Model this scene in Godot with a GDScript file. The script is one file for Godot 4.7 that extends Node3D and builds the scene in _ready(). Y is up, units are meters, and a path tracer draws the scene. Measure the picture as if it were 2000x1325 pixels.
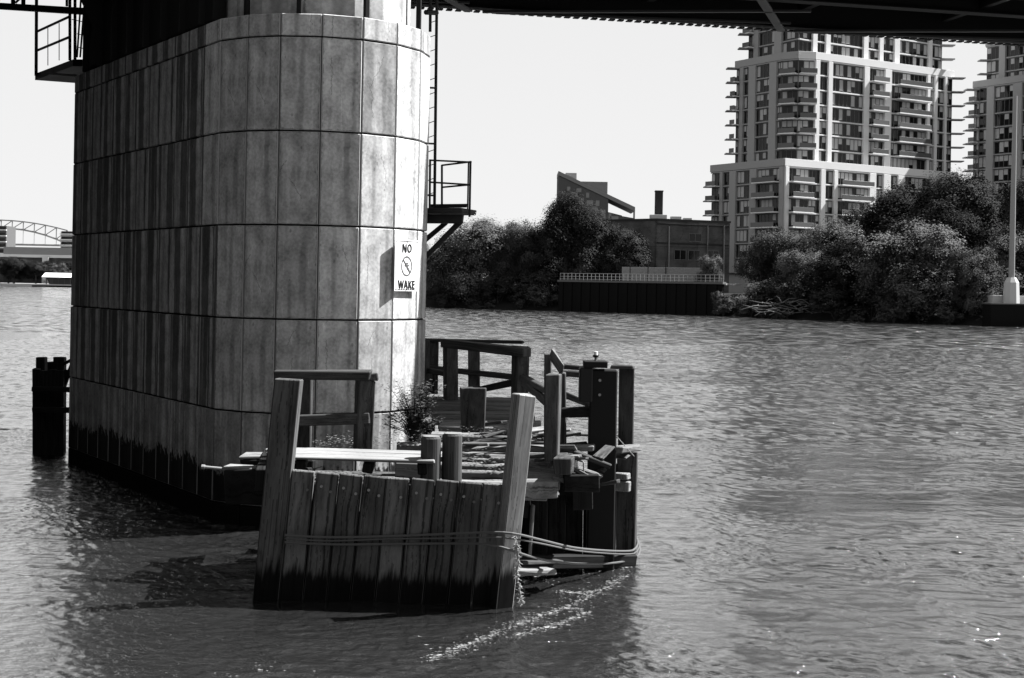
extends Node3D

# A concrete bridge pier with a ruined timber fender in a river, apartment towers on the far bank. Black and white film: every colour is a grey.

const PIER_C := Vector2(-3.75, -26.85)      # centre of the pier's near rounded end (x, z)
const PIER_R := 2.12
const PIER_AXIS := Vector2(-0.5446, -0.8387)
const PIER_L := 8.3
const DECK_E := Vector3(0.975, 0.0, -0.222)  # along the road bridge
const DECK_A := Vector3(-0.222, 0.0, -0.975) # across it, away from the near bank
const DECK_O := Vector3(-2.0, 12.09, -40.0)  # a point of its far lower edge

var used := {}
var M := {}
var rng := RandomNumberGenerator.new()

# ---------------------------------------------------------------- helpers
func numbered(called: String) -> String:
	var n: int = used.get(called, 0)
	used[called] = n + 1
	return called if n == 0 else "%s_%03d" % [called, n]

func thing(called: String, label: String, category: String, at := Vector3.ZERO, group := "") -> Node3D:
	var o := Node3D.new()
	o.name = numbered(called)
	add_child(o)
	o.position = at
	o.set_meta("label", label)
	o.set_meta("category", category)
	if group != "":
		o.set_meta("group", group)
	return o

func part(parent: Node3D, called: String, mesh: Mesh, m: Material, at := Vector3.ZERO) -> MeshInstance3D:
	var o := MeshInstance3D.new()
	o.name = called
	o.mesh = mesh
	o.material_override = m
	parent.add_child(o, true)
	o.position = at
	return o

func single(called: String, mesh: Mesh, m: Material, label: String, category: String, at := Vector3.ZERO, group := "") -> MeshInstance3D:
	var o := part(self, numbered(called), mesh, m, at)
	o.set_meta("label", label)
	o.set_meta("category", category)
	if group != "":
		o.set_meta("group", group)
	return o

func setting(called: String, mesh: Mesh, m: Material) -> MeshInstance3D:
	var o := part(self, numbered(called), mesh, m)
	o.set_meta("kind", "structure")
	return o

func grey(a: float) -> Color:
	return Color(a, a, a).linear_to_srgb()

func mat(a: float, rough := 0.85, metal := 0.0, spec := 0.15) -> StandardMaterial3D:
	var m := StandardMaterial3D.new()
	m.albedo_color = grey(a)
	m.roughness = rough
	m.metallic = metal
	m.metallic_specular = spec
	return m

func image_mat(img: Image, rough := 0.9) -> StandardMaterial3D:
	var m := StandardMaterial3D.new()
	m.albedo_texture = ImageTexture.create_from_image(img)
	m.roughness = rough
	m.metallic_specular = 0.12
	return m

func noise(seed_: int, freq: float, oct := 3) -> FastNoiseLite:
	var n := FastNoiseLite.new()
	n.seed = seed_
	n.noise_type = FastNoiseLite.TYPE_SIMPLEX_SMOOTH
	n.frequency = freq
	n.fractal_octaves = oct
	return n

# mesh collector
class MB:
	var v := PackedVector3Array()
	var uv := PackedVector2Array()
	var col := PackedColorArray()
	func tri(a: Vector3, b: Vector3, c: Vector3, out: Vector3, ua := Vector2.ZERO, ub := Vector2.ZERO, uc := Vector2.ZERO) -> void:
		if (b - a).cross(c - a).dot(out) > 0.0:
			v.append_array([a, c, b])
			uv.append_array([ua, uc, ub])
		else:
			v.append_array([a, b, c])
			uv.append_array([ua, ub, uc])
	func quad(a: Vector3, b: Vector3, c: Vector3, d: Vector3, out: Vector3, u := Rect2(0, 0, 1, 1)) -> void:
		var p := u.position
		var e := u.end
		tri(a, b, c, out, p, Vector2(e.x, p.y), e)
		tri(a, c, d, out, p, e, Vector2(p.x, e.y))
	func tint(c: Color) -> void:
		while col.size() < v.size():
			col.append(c)
	func done() -> ArrayMesh:
		var a := []
		a.resize(Mesh.ARRAY_MAX)
		a[Mesh.ARRAY_VERTEX] = v
		a[Mesh.ARRAY_TEX_UV] = uv
		if col.size() == v.size():
			a[Mesh.ARRAY_COLOR] = col
		var m := ArrayMesh.new()
		m.add_surface_from_arrays(Mesh.PRIMITIVE_TRIANGLES, a)
		return m

# a box with chamfered edges, its length along y; u runs round it, v along it (1 at the bottom)
func bevel_into(mb: MB, h: Vector3, b: float, xf := Transform3D.IDENTITY, jit := 0.0) -> void:
	b = minf(b, minf(h.x, minf(h.y, h.z)) * 0.45)
	var c := {}
	for sx in [-1, 1]:
		for sy in [-1, 1]:
			for sz in [-1, 1]:
				var j := Vector3(rng.randf_range(-jit, jit), rng.randf_range(-jit, jit), rng.randf_range(-jit, jit))
				var o := Vector3(sx * h.x, sy * h.y, sz * h.z) + j
				c[[sx, sy, sz]] = [xf * (o - Vector3(0, sy * b, sz * b)), xf * (o - Vector3(sx * b, 0, sz * b)), xf * (o - Vector3(sx * b, sy * b, 0))]
	var bas := xf.basis
	for s in [-1, 1]:
		mb.quad(c[[s, 1, -1]][0], c[[s, 1, 1]][0], c[[s, -1, 1]][0], c[[s, -1, -1]][0], bas * Vector3(s, 0, 0), Rect2(0.25 if s > 0 else 0.75, 0, 0.25, 1))
		mb.quad(c[[-1, 1, s]][2], c[[1, 1, s]][2], c[[1, -1, s]][2], c[[-1, -1, s]][2], bas * Vector3(0, 0, s), Rect2(0.0 if s > 0 else 0.5, 0, 0.25, 1))
		mb.quad(c[[-1, s, -1]][1], c[[1, s, -1]][1], c[[1, s, 1]][1], c[[-1, s, 1]][1], bas * Vector3(0, s, 0), Rect2(0.1, 0.02 if s > 0 else 0.96, 0.5, 0.02))
		for t in [-1, 1]:
			mb.quad(c[[-1, s, t]][1], c[[1, s, t]][1], c[[1, s, t]][2], c[[-1, s, t]][2], bas * Vector3(0, s, t), Rect2(0.0, 0.01 if s > 0 else 0.98, 0.25, 0.01))
			mb.quad(c[[s, t, -1]][0], c[[s, t, 1]][0], c[[s, t, 1]][1], c[[s, t, -1]][1], bas * Vector3(s, t, 0), Rect2(0.25, 0.01 if t > 0 else 0.98, 0.25, 0.01))
			mb.quad(c[[s, 1, t]][0], c[[s, -1, t]][0], c[[s, -1, t]][2], c[[s, 1, t]][2], bas * Vector3(s, 0, t), Rect2(0.24, 0, 0.01, 1))
			for w in [-1, 1]:
				mb.tri(c[[s, t, w]][0], c[[s, t, w]][1], c[[s, t, w]][2], bas * Vector3(s, t, w))

func box_mesh(size: Vector3, b := 0.01, jit := 0.0) -> ArrayMesh:
	var mb := MB.new()
	bevel_into(mb, size * 0.5, b, Transform3D.IDENTITY, jit)
	return mb.done()

# a frame whose y axis runs from a to b; its z axis faces the river bank (or lies level) where it can
func along(a: Vector3, b: Vector3, roll := 0.0) -> Transform3D:
	var y := (b - a).normalized()
	var z := Vector3(0, 0, 1) if absf(y.z) < 0.75 else Vector3(1, 0, 0)
	if absf(y.y) < 0.6:
		z = Vector3.UP
	var x := y.cross(z).normalized()
	z = x.cross(y).normalized()
	var bs := Basis(x, y, z) * Basis(Vector3.UP, deg_to_rad(roll))
	return Transform3D(bs, (a + b) * 0.5)

# timber from a to b, given in the scene's own metres, as a part of parent (which stands at its own base)
func beam(parent: Node3D, called: String, a: Vector3, b: Vector3, w: float, d: float, m: Material, roll := 0.0, bev := 0.014, jit := 0.013) -> MeshInstance3D:
	var o := part(parent, called, box_mesh(Vector3(w, a.distance_to(b), d), bev, jit), m)
	var xf := along(a, b, roll)
	xf.origin -= parent.position
	o.transform = xf
	return o

func beams(parent: Node3D, list: Array) -> void:
	for e in list:
		var ms: Array = M[e[5]]
		beam(parent, e[0], e[1], e[2], e[3], e[4], ms[rng.randi() % ms.size()], e[6])

func tube_into(mb: MB, pts: Array, radii: Array, sides := 8) -> void:
	var rings := []
	for i in pts.size():
		var t: Vector3 = (pts[mini(i + 1, pts.size() - 1)] - pts[maxi(i - 1, 0)]).normalized()
		var x := t.cross(Vector3(0.3, 0.2, 0.93)).normalized()
		var y := t.cross(x).normalized()
		var ring := []
		for k in sides:
			var an := TAU * k / sides
			ring.append(pts[i] + (x * cos(an) + y * sin(an)) * radii[i])
		rings.append(ring)
	for i in pts.size() - 1:
		for k in sides:
			var k2 := (k + 1) % sides
			mb.quad(rings[i][k], rings[i][k2], rings[i + 1][k2], rings[i + 1][k], rings[i][k] - pts[i] + rings[i][k2] - pts[i], Rect2(float(k) / sides, float(i) / pts.size(), 1.0 / sides, 1.0 / pts.size()))
	for k in sides - 2:
		mb.tri(rings[0][0], rings[0][k + 1], rings[0][k + 2], pts[0] - pts[1])
		mb.tri(rings[-1][0], rings[-1][k + 1], rings[-1][k + 2], pts[-1] - pts[-2])

func tube_mesh(pts: Array, r: float, sides := 8) -> ArrayMesh:
	var mb := MB.new()
	var rr := []
	for p in pts:
		rr.append(r)
	tube_into(mb, pts, rr, sides)
	return mb.done()

func tubes(parent: Node3D, list: Array, m: Material) -> void:
	for e in list:
		part(parent, e[0], tube_mesh([e[1] - parent.position, e[2] - parent.position], e[3]), m)

func smooth_path(pts: Array, n: int) -> Array:
	var c := Curve3D.new()
	for i in pts.size():
		var t: Vector3 = (pts[mini(i + 1, pts.size() - 1)] - pts[maxi(i - 1, 0)]) / 6.0
		c.add_point(pts[i], -t, t)
	var out := []
	for i in n + 1:
		out.append(c.sample_baked(c.get_baked_length() * i / n))
	return out

# upright prism over a footprint (x, z)
func prism_into(mb: MB, poly: Array, y0: float, y1: float) -> void:
	var mid := Vector2.ZERO
	for p in poly:
		mid += p / poly.size()
	for i in poly.size():
		var a: Vector2 = poly[i]
		var b: Vector2 = poly[(i + 1) % poly.size()]
		var n := Vector2(b.y - a.y, a.x - b.x)
		if n.dot((a + b) * 0.5 - mid) < 0:
			n = -n
		mb.quad(Vector3(a.x, y1, a.y), Vector3(b.x, y1, b.y), Vector3(b.x, y0, b.y), Vector3(a.x, y0, a.y), Vector3(n.x, 0, n.y))

	var flat := PackedVector2Array(poly)
	var tris := Geometry2D.triangulate_polygon(flat)
	for k in range(0, tris.size(), 3):
		var a: Vector2 = flat[tris[k]]
		var b: Vector2 = flat[tris[k + 1]]
		var c: Vector2 = flat[tris[k + 2]]
		mb.tri(Vector3(a.x, y1, a.y), Vector3(b.x, y1, b.y), Vector3(c.x, y1, c.y), Vector3.UP)
		mb.tri(Vector3(a.x, y0, a.y), Vector3(b.x, y0, b.y), Vector3(c.x, y0, c.y), Vector3.DOWN)

func prism(poly: Array, y0: float, y1: float) -> ArrayMesh:
	var mb := MB.new()
	prism_into(mb, poly, y0, y1)
	return mb.done()

# ---------------------------------------------------------------- textures
func to_image(w: int, h: int, lin: PackedFloat32Array) -> Image:
	var by := PackedByteArray()
	by.resize(w * h)
	for i in w * h:
		by[i] = clampi(int(pow(clampf(lin[i], 0.0, 1.0), 1.0 / 2.2) * 255.0), 0, 255)
	var im := Image.create_from_data(w, h, false, Image.FORMAT_L8, by)
	im.convert(Image.FORMAT_RGB8)
	return im

func dab(lin: PackedFloat32Array, w: int, h: int, x: int, y: int, k: float) -> void:
	if x >= 0 and y >= 0 and x < w and y < h:
		lin[y * w + x] *= k

func concrete_image(seed_: int, base: float, algae := -1.0, run_shade := 0.0) -> Image:
	var w := 128
	var h := 288
	var lin := PackedFloat32Array()
	lin.resize(w * h)
	var blot := noise(seed_, 0.012, 4)
	var run := noise(seed_ + 50, 0.05, 3)
	var fine := noise(seed_ + 90, 0.35, 2)
	var edge := noise(seed_ + 120, 0.045, 4)
	var streak := noise(seed_ + 190, 0.015, 3)
	var mot := noise(seed_ + 150, 0.07, 3)
	var wash := noise(seed_ + 170, 0.018, 2)
	var r := RandomNumberGenerator.new()
	r.seed = seed_
	for y in h:
		for x in w:
			var a := base * (1.0 + 0.40 * blot.get_noise_2d(x, y) + 0.16 * run.get_noise_2d(x * 0.4, y * 0.035) + 0.26 * mot.get_noise_2d(x, y) + 0.12 * fine.get_noise_2d(x, y))
			var s := wash.get_noise_2d(x + 6.0 * mot.get_noise_2d(x * 0.3, y * 0.3), y * 0.06)
			if s > 0.1:
				a *= 1.0 - minf(0.32, (s - 0.1) * 0.9)
			elif s < -0.42:
				a *= 1.15
			if run_shade > 0.0:                               # black runs, which also paint shade on the pier's left wall
				var u := streak.get_noise_2d(x * 1.0 + 5.0 * mot.get_noise_2d(x * 0.2, y * 0.2), y * 0.022)
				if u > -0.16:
					a *= 1.0 - run_shade * clampf((u + 0.16) * 3.2, 0.0, 0.80)
			if algae >= 0.0:
				var e := algae + 0.12 * edge.get_noise_2d(x, y * 0.4) + 0.03 * mot.get_noise_2d(x, y)
				a *= lerpf(1.0, 0.04, smoothstep(e - 0.06, e + 0.02, float(y) / h + 0.03 * mot.get_noise_2d(x, y * 0.4)))
			var rim := minf(minf(x, w - 1 - x), minf(y, h - 1 - y) * 0.8)   # grime and chipped edges along the joints
			if rim < 1.5 + 4.5 * mot.get_noise_2d(x * 0.6, y * 0.6):
				a *= 0.62 + 0.25 * fine.get_noise_2d(x, y)
			lin[y * w + x] = a
	for k in r.randi_range(1, 6):                       # pits and rust spots
		var px := r.randi_range(4, w - 5)
		var py := r.randi_range(6, h - 8)
		var rad := r.randi_range(1, 4)
		for dy in range(-rad * 2, rad * 2 + 1):
			for dx in range(-rad, rad + 1):
				if dx * dx + dy * dy * 0.4 <= rad * rad * r.randf_range(0.5, 1.1):
					dab(lin, w, h, px + dx, py + dy, 0.62)
	for k in r.randi_range(0, 2):                        # cracks
		var x := r.randf_range(10, w - 10)
		var y := r.randf_range(20, h * 0.6)
		var dirx := r.randf_range(-0.6, 0.6)
		for i in r.randi_range(60, 200):
			x += dirx * 0.5 + r.randf_range(-1.4, 1.4)
			y += r.randf_range(0.2, 1.1)
			dab(lin, w, h, int(x), int(y), 0.42)
			if r.randf() < 0.4:
				dab(lin, w, h, int(x) + 1, int(y), 0.6)
	for k in r.randi_range(0, 3):                        # lime runs
		var x := r.randi_range(3, w - 4)
		var y0 := r.randi_range(0, h / 2)
		for i in r.randi_range(30, 150):
			if r.randf() < 0.8:
				dab(lin, w, h, x, y0 + i, 1.5)
	return to_image(w, h, lin)

# grain along v; algae: share of the length, from the top, where black weed begins (2 = none)
func wood_image(seed_: int, base: float, algae := 2.0, contrast := 1.0) -> Image:
	var w := 128
	var h := 512
	var lin := PackedFloat32Array()
	lin.resize(w * h)
	var grain := noise(seed_, 0.11, 4)
	var wide := noise(seed_ + 30, 0.02, 2)
	var stain := noise(seed_ + 60, 0.03, 3)
	var fine := noise(seed_ + 80, 0.4, 2)
	for x in w:
		for y in h:
			var bend := 6.0 * wide.get_noise_2d(x * 0.5, y * 0.25)
			var a := base * (1.0 + contrast * (0.55 * grain.get_noise_2d(x + bend, y * 0.03) + 0.22 * fine.get_noise_2d(x, y * 0.12)) + 0.5 * contrast * stain.get_noise_2d(x * 0.8, y * 0.16))
			if grain.get_noise_2d(x * 1.6 + bend + 300.0, y * 0.006) > 0.34:
				a *= 0.35
			if stain.get_noise_2d(x * 2.0 + 500.0, y * 0.5) > 0.62:
				a *= 0.6
			var t := float(y) / h
			var e := algae + 0.035 * stain.get_noise_2d(x * 1.3, 7.0) + 0.02 * grain.get_noise_2d(x * 1.0, y * 0.02)
			a *= lerpf(1.0, 0.05, smoothstep(e - 0.05, e + 0.015, t + 0.03 * grain.get_noise_2d(x * 1.5, y * 0.1)))
			lin[y * w + x] = maxf(a, base * 0.03)
	return to_image(w, h, lin)

func materials() -> void:
	M.panels = []
	for k in 9:
		M.panels.append(image_mat(concrete_image(11 + k * 7, 0.295 + 0.045 * ((k * 5) % 4 - 1.5) / 1.5)))
	M.panels_shade_streaked = []  # base darkened and runs deepened to paint the left wall's shade
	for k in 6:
		M.panels_shade_streaked.append(image_mat(concrete_image(111 + k * 7, 0.24, -1.0, 0.9)))
	M.panels_low = []
	for k in 3:
		M.panels_low.append(image_mat(concrete_image(211 + k * 7, 0.25, 0.60 + 0.03 * k, 0.5)))
	M.panels_wet = [mat(0.006, 0.95, 0.0, 0.03)]
	M.core = mat(0.012, 0.95)
	var cw := image_mat(concrete_image(400, 0.30))
	cw.uv1_triplanar = true
	cw.uv1_scale = Vector3(0.9, 0.45, 0.9)
	M.shaft = cw
	M.plank = []
	for k in 4:
		M.plank.append(image_mat(wood_image(500 + k * 3, 0.052 + 0.016 * (k % 3), 0.515, 1.0), 0.8))
	M.timber = []
	for k in 3:
		M.timber.append(image_mat(wood_image(600 + k * 3, 0.034 + 0.009 * k, 2.0, 1.0), 0.8))
	M.dark = M.timber
	M.post_light = [image_mat(wood_image(640, 0.17, 0.63, 0.8), 0.8)]
	M.post_dark = [image_mat(wood_image(644, 0.055, 0.645, 1.0), 0.8)]
	M.weathered = []
	for k in 3:
		M.weathered.append(image_mat(wood_image(700 + k * 3, 0.10 + 0.02 * k, 2.0, 0.8), 0.85))
	M.pale = [image_mat(wood_image(731, 0.15, 2.0, 0.4), 0.85), image_mat(wood_image(735, 0.13, 2.0, 0.45), 0.85)]
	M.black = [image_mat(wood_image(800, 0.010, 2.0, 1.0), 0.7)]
	M.steel = [mat(0.018, 0.55)]
	M.dark_steel = mat(0.012, 0.6)
	M.brace_steel = mat(0.05, 0.6)
	M.white = mat(0.62, 0.5)
	M.ink = mat(0.012, 0.6)
	M.ring = mat(0.07, 0.6)
	M.galv = mat(0.2, 0.5, 0.2, 0.4)
	M.cable = mat(0.07, 0.7)
	M.rope = mat(0.2, 0.95)
	M.foam = mat(0.22, 0.9)
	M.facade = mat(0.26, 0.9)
	M.facade_white_lit = mat(0.55, 0.85)  # lighter copy of facade; sunlight on right-hand faces painted in
	M.glass = mat(0.008, 0.05, 0.0, 0.32)
	M.curtain = mat(0.34, 0.9)
	M.frame = mat(0.10, 0.6)
	M.balustrade = mat(0.07, 0.2, 0.0, 0.4)
	var bt := image_mat(concrete_image(431, 0.065))
	bt.uv1_triplanar = true
	bt.uv1_scale = Vector3(0.12, 0.12, 0.12)
	M.brick = bt
	M.brick_dark = mat(0.03, 0.95)
	M.far_wall = mat(0.12, 0.9)
	M.bank = mat(0.012, 1.0)
	M.sheet = mat(0.008, 0.9, 0.0, 0.05)
	M.cap = mat(0.35, 0.9)
	M.bark = mat(0.04, 1.0)
	var leaf := StandardMaterial3D.new()
	leaf.vertex_color_use_as_albedo = true
	leaf.roughness = 0.7
	leaf.cull_mode = BaseMaterial3D.CULL_DISABLED
	leaf.metallic_specular = 0.06
	M.leaf = leaf
	var dk: StandardMaterial3D = leaf.duplicate()
	dk.albedo_color = grey(0.35)  # near-bank leaves darkened so they bounce less sunlight
	M.leaf_dark = dk
	# river: a clear dark body under small ripples
	var wn := noise(31, 0.016, 5)
	wn.fractal_gain = 0.55
	wn.noise_type = FastNoiseLite.TYPE_SIMPLEX_SMOOTH
	var im := wn.get_seamless_image(1024, 1024)
	im.bump_map_to_normal_map(10.0)
	var wt := StandardMaterial3D.new()
	wt.albedo_color = grey(0.011)
	wt.roughness = 0.06
	wt.metallic_specular = 0.7
	wt.clearcoat_enabled = true
	wt.clearcoat = 1.0
	wt.clearcoat_roughness = 0.17
	wt.normal_enabled = true
	wt.normal_texture = ImageTexture.create_from_image(im)
	wt.normal_scale = 1.2
	wt.uv1_triplanar = true
	wt.uv1_world_triplanar = true
	wt.uv1_scale = Vector3(0.19, 0.19, 0.29)
	M.water = wt

# ---------------------------------------------------------------- river and banks
func wave(n1: FastNoiseLite, n2: FastNoiseLite, n3: FastNoiseLite, x: float, z: float) -> float:
	var wx := x + 0.8 * n1.get_noise_2d(x * 0.4 + 70.0, z * 0.4)
	var patch := clampf(0.95 + 1.0 * n1.get_noise_2d(x * 0.16 + 31.0, z * 0.28), 0.25, 1.6)
	var swell := 0.026 * n1.get_noise_2d(wx * 0.75, z * 1.2)
	var chop := 0.024 * n2.get_noise_2d(wx * 0.8, z * 1.35)
	var rip := 0.023 * n3.get_noise_2d(x * 0.75 + 2.0 * n2.get_noise_2d(x * 0.3, z * 0.3), z * 1.35)
	return swell + patch * (chop + rip)

func river() -> void:
	var n1 := noise(3, 0.30, 2)
	var n2 := noise(4, 0.95, 2)
	var n3 := noise(5, 3.3, 2)
	var mesh := ArrayMesh.new()
	for band in [[-14.0, 17.0, -12.0, -40.0, 0.06, 0.08], [-34.0, 40.0, -40.0, -110.0, 0.22, 0.30], [-110.0, 110.0, -110.0, -300.0, 0.7, 1.0], [-270.0, 20.0, -300.0, -660.0, 2.0, 2.6]]:
		var rough := 0.0 if band[4] < 0.1 else (0.21 if band[4] < 0.3 else 0.34)   # ripples finer than this band's cells
		var nx := int((band[1] - band[0]) / band[4])
		var nz := int((band[2] - band[3]) / band[5])
		var dx: float = (band[1] - band[0]) / nx
		var dz: float = (band[3] - band[2]) / nz
		var v := PackedVector3Array()
		var nn := PackedVector3Array()
		v.resize((nx + 1) * (nz + 1))
		nn.resize((nx + 1) * (nz + 1))
		for j in nz + 1:
			var z: float = band[2] + dz * j
			for i in nx + 1:
				var x: float = band[0] + dx * i
				v[j * (nx + 1) + i] = Vector3(x, wave(n1, n2, n3, x, z), z)
		for j in nz + 1:
			var j0 := maxi(j - 1, 0)
			var j1 := mini(j + 1, nz)
			for i in nx + 1:
				var i0 := maxi(i - 1, 0)
				var i1 := mini(i + 1, nx)
				var gx: float = (v[j * (nx + 1) + i1].y - v[j * (nx + 1) + i0].y) / (dx * (i1 - i0))
				var gz: float = (v[j1 * (nx + 1) + i].y - v[j0 * (nx + 1) + i].y) / (dz * (j1 - j0))
				nn[j * (nx + 1) + i] = Vector3(-gx + rough * rng.randfn() * 0.7, 1.0, -gz + rough * rng.randfn()).normalized()
		var idx := PackedInt32Array()
		idx.resize(nx * nz * 6)
		var q := 0
		for j in nz:
			for i in nx:
				var a := j * (nx + 1) + i
				idx[q] = a
				idx[q + 1] = a + nx + 1
				idx[q + 2] = a + 1
				idx[q + 3] = a + 1
				idx[q + 4] = a + nx + 1
				idx[q + 5] = a + nx + 2
				q += 6
		var ar := []
		ar.resize(Mesh.ARRAY_MAX)
		ar[Mesh.ARRAY_VERTEX] = v
		ar[Mesh.ARRAY_NORMAL] = nn
		ar[Mesh.ARRAY_INDEX] = idx
		mesh.add_surface_from_arrays(Mesh.PRIMITIVE_TRIANGLES, ar)
	var mb := MB.new()
	for r in [[-1500, -12, 1500, 400], [-1500, -40, -14, -12], [17, -40, 1500, -12], [-1500, -110, -34, -40], [40, -110, 1500, -40], [-1500, -300, -110, -110], [110, -300, 1500, -110], [-1500, -660, -270, -300], [20, -660, 1500, -300], [-1500, -2500, 1500, -660]]:
		mb.quad(Vector3(r[0], 0, r[1]), Vector3(r[2], 0, r[1]), Vector3(r[2], 0, r[3]), Vector3(r[0], 0, r[3]), Vector3.UP)
	var flat := mb.done()
	mesh.add_surface_from_arrays(Mesh.PRIMITIVE_TRIANGLES, flat.surface_get_arrays(0))
	setting("river", mesh, M.water)

func banks() -> void:
	# right-hand far bank: waterline, slope, level top
	var line: Array = [Vector2(160, -110), Vector2(78.1, -188.4), Vector2(69.3, -192.2), Vector2(66.1, -195.0), Vector2(53.2, -210.8), Vector2(33.7, -233.5), Vector2(8.3, -255.0), Vector2(-16.3, -267.8), Vector2(-60, -330), Vector2(-110, -460), Vector2(-120, -1400)]
	var mb := MB.new()
	var inland := Vector2(0.55, -0.83)
	for i in line.size() - 1:
		var a: Vector2 = line[i]
		var b: Vector2 = line[i + 1]
		var f := func(p: Vector2, off: float, y: float) -> Vector3: return Vector3(p.x + inland.x * off, y, p.y + inland.y * off)
		var steps := 14
		for k in steps:
			var p: Vector2 = a.lerp(b, float(k) / steps)
			var q: Vector2 = a.lerp(b, float(k + 1) / steps)
			var prof := [[-1.5, -1.5], [0.0, 0.0], [2.0, 1.1], [5.0, 2.2], [11.0, 3.6], [500.0, 4.2]]
			for s in prof.size() - 1:
				mb.quad(f.call(p, prof[s][0], prof[s][1]), f.call(q, prof[s][0], prof[s][1]), f.call(q, prof[s + 1][0], prof[s + 1][1]), f.call(p, prof[s + 1][0], prof[s + 1][1]), Vector3.UP)
	setting("far_bank", mb.done(), M.bank)
	# bank far up the river on the left
	mb = MB.new()
	prism_into(mb, [Vector2(-420, -655), Vector2(-120, -655), Vector2(-120, -1500), Vector2(-420, -1500)], -1.0, 1.2)
	setting("upriver_bank", mb.done(), M.cap)
	# the near bank, along which the bridge and the viewer stand
	mb = MB.new()
	prism_into(mb, [Vector2(-8, 1.5), Vector2(-19, -18), Vector2(-34, -60), Vector2(-58, -110), Vector2(-120, -110), Vector2(-120, 60), Vector2(30, 60), Vector2(30, 1.5)], -2.0, 2.6)
	setting("near_bank", mb.done(), mat(0.018, 1.0))

# ---------------------------------------------------------------- pier
func pier_outline(off: float) -> Array:
	var r := PIER_R + off
	var out := []
	for a in [-46.0, -27.0, -9.8, 9.8, 29.6, 49.3, 70.0, 90.0, 112.0]:
		out.append(PIER_C + Vector2(sin(deg_to_rad(a)), cos(deg_to_rad(a))) * r)
	var far := PIER_C + PIER_AXIS * PIER_L
	for k in 9:
		var a := deg_to_rad(134.0 + 20.0 * k)
		out.append(far + Vector2(sin(a), cos(a)) * r)
	return out

func pier() -> void:
	var base := Vector3(PIER_C.x, 0, PIER_C.y)
	var t := thing("bridge_pier", "huge round-ended concrete bridge pier of stained panels rising from the river", "bridge pier", base)
	var shift := func(poly: Array) -> Array: return poly.map(func(p: Vector2) -> Vector2: return p - PIER_C)
	part(t, "core", prism(shift.call(pier_outline(-0.045)), -2.0, 8.96), M.core)
	part(t, "upper_shaft", prism(shift.call(pier_outline(-0.38)), 8.96, 11.6), M.shaft)
	var o: Array = shift.call(pier_outline(0.0))
	var segs := []
	for i in o.size():
		var a: Vector2 = o[i]
		var b: Vector2 = o[(i + 1) % o.size()]
		var n := maxi(1, int(round(a.distance_to(b) / 0.75)))
		for k in n:
			segs.append([a.lerp(b, float(k) / n), a.lerp(b, float(k + 1) / n)])
	var rows := [[8.58, 8.99, 0], [6.935, 8.58, 0], [5.29, 6.935, 0], [3.645, 5.29, 0], [2.0, 3.645, 0], [0.355, 2.0, 1], [-1.5, 0.355, 2]]
	for row in rows:
		for s in segs:
			var a: Vector2 = s[0]
			var b: Vector2 = s[1]
			var mid := (a + b) * 0.5
			var wd := a.distance_to(b) - 0.022
			var ht: float = row[1] - row[0] - 0.030
			var mesh := panel_mesh(wd, ht)
			var ms: Array = [M.panels, M.panels_low, M.panels_wet][row[2]]
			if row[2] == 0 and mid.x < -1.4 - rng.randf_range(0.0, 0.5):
				ms = M.panels_shade_streaked  # left side: streaked copy with its shade painted in
			var p := part(t, "concrete_panel", mesh, ms[rng.randi() % ms.size()])
			var dir := (b - a).normalized()
			var nrm := Vector2(-dir.y, dir.x)
			if nrm.dot(mid - PIER_AXIS * clampf(mid.dot(PIER_AXIS), 0, PIER_L)) < 0:
				nrm = -nrm
			var z := Vector3(nrm.x, 0, nrm.y)
			var bs := Basis(Vector3.UP.cross(z), Vector3.UP, z)
			p.transform = Transform3D(bs * Basis(Vector3.UP, rng.randf_range(-0.006, 0.006)), Vector3(mid.x, (row[0] + row[1]) * 0.5, mid.y) + z * (-0.05 + rng.randf_range(-0.004, 0.004)))
	# steel posts standing on the rim round the upper shaft
	for a in [-33.0, -2.0, 34.0, 84.0]:
		var c := PIER_R - 0.20
		var x := Vector3(sin(deg_to_rad(a)) * c, 0, cos(deg_to_rad(a)) * c)
		var p := part(t, "rim_post", box_mesh(Vector3(0.09, 2.9, 0.09), 0.01), M.dark_steel, x + Vector3(0, 10.4, 0))
		p.rotation.y = deg_to_rad(a)

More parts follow.
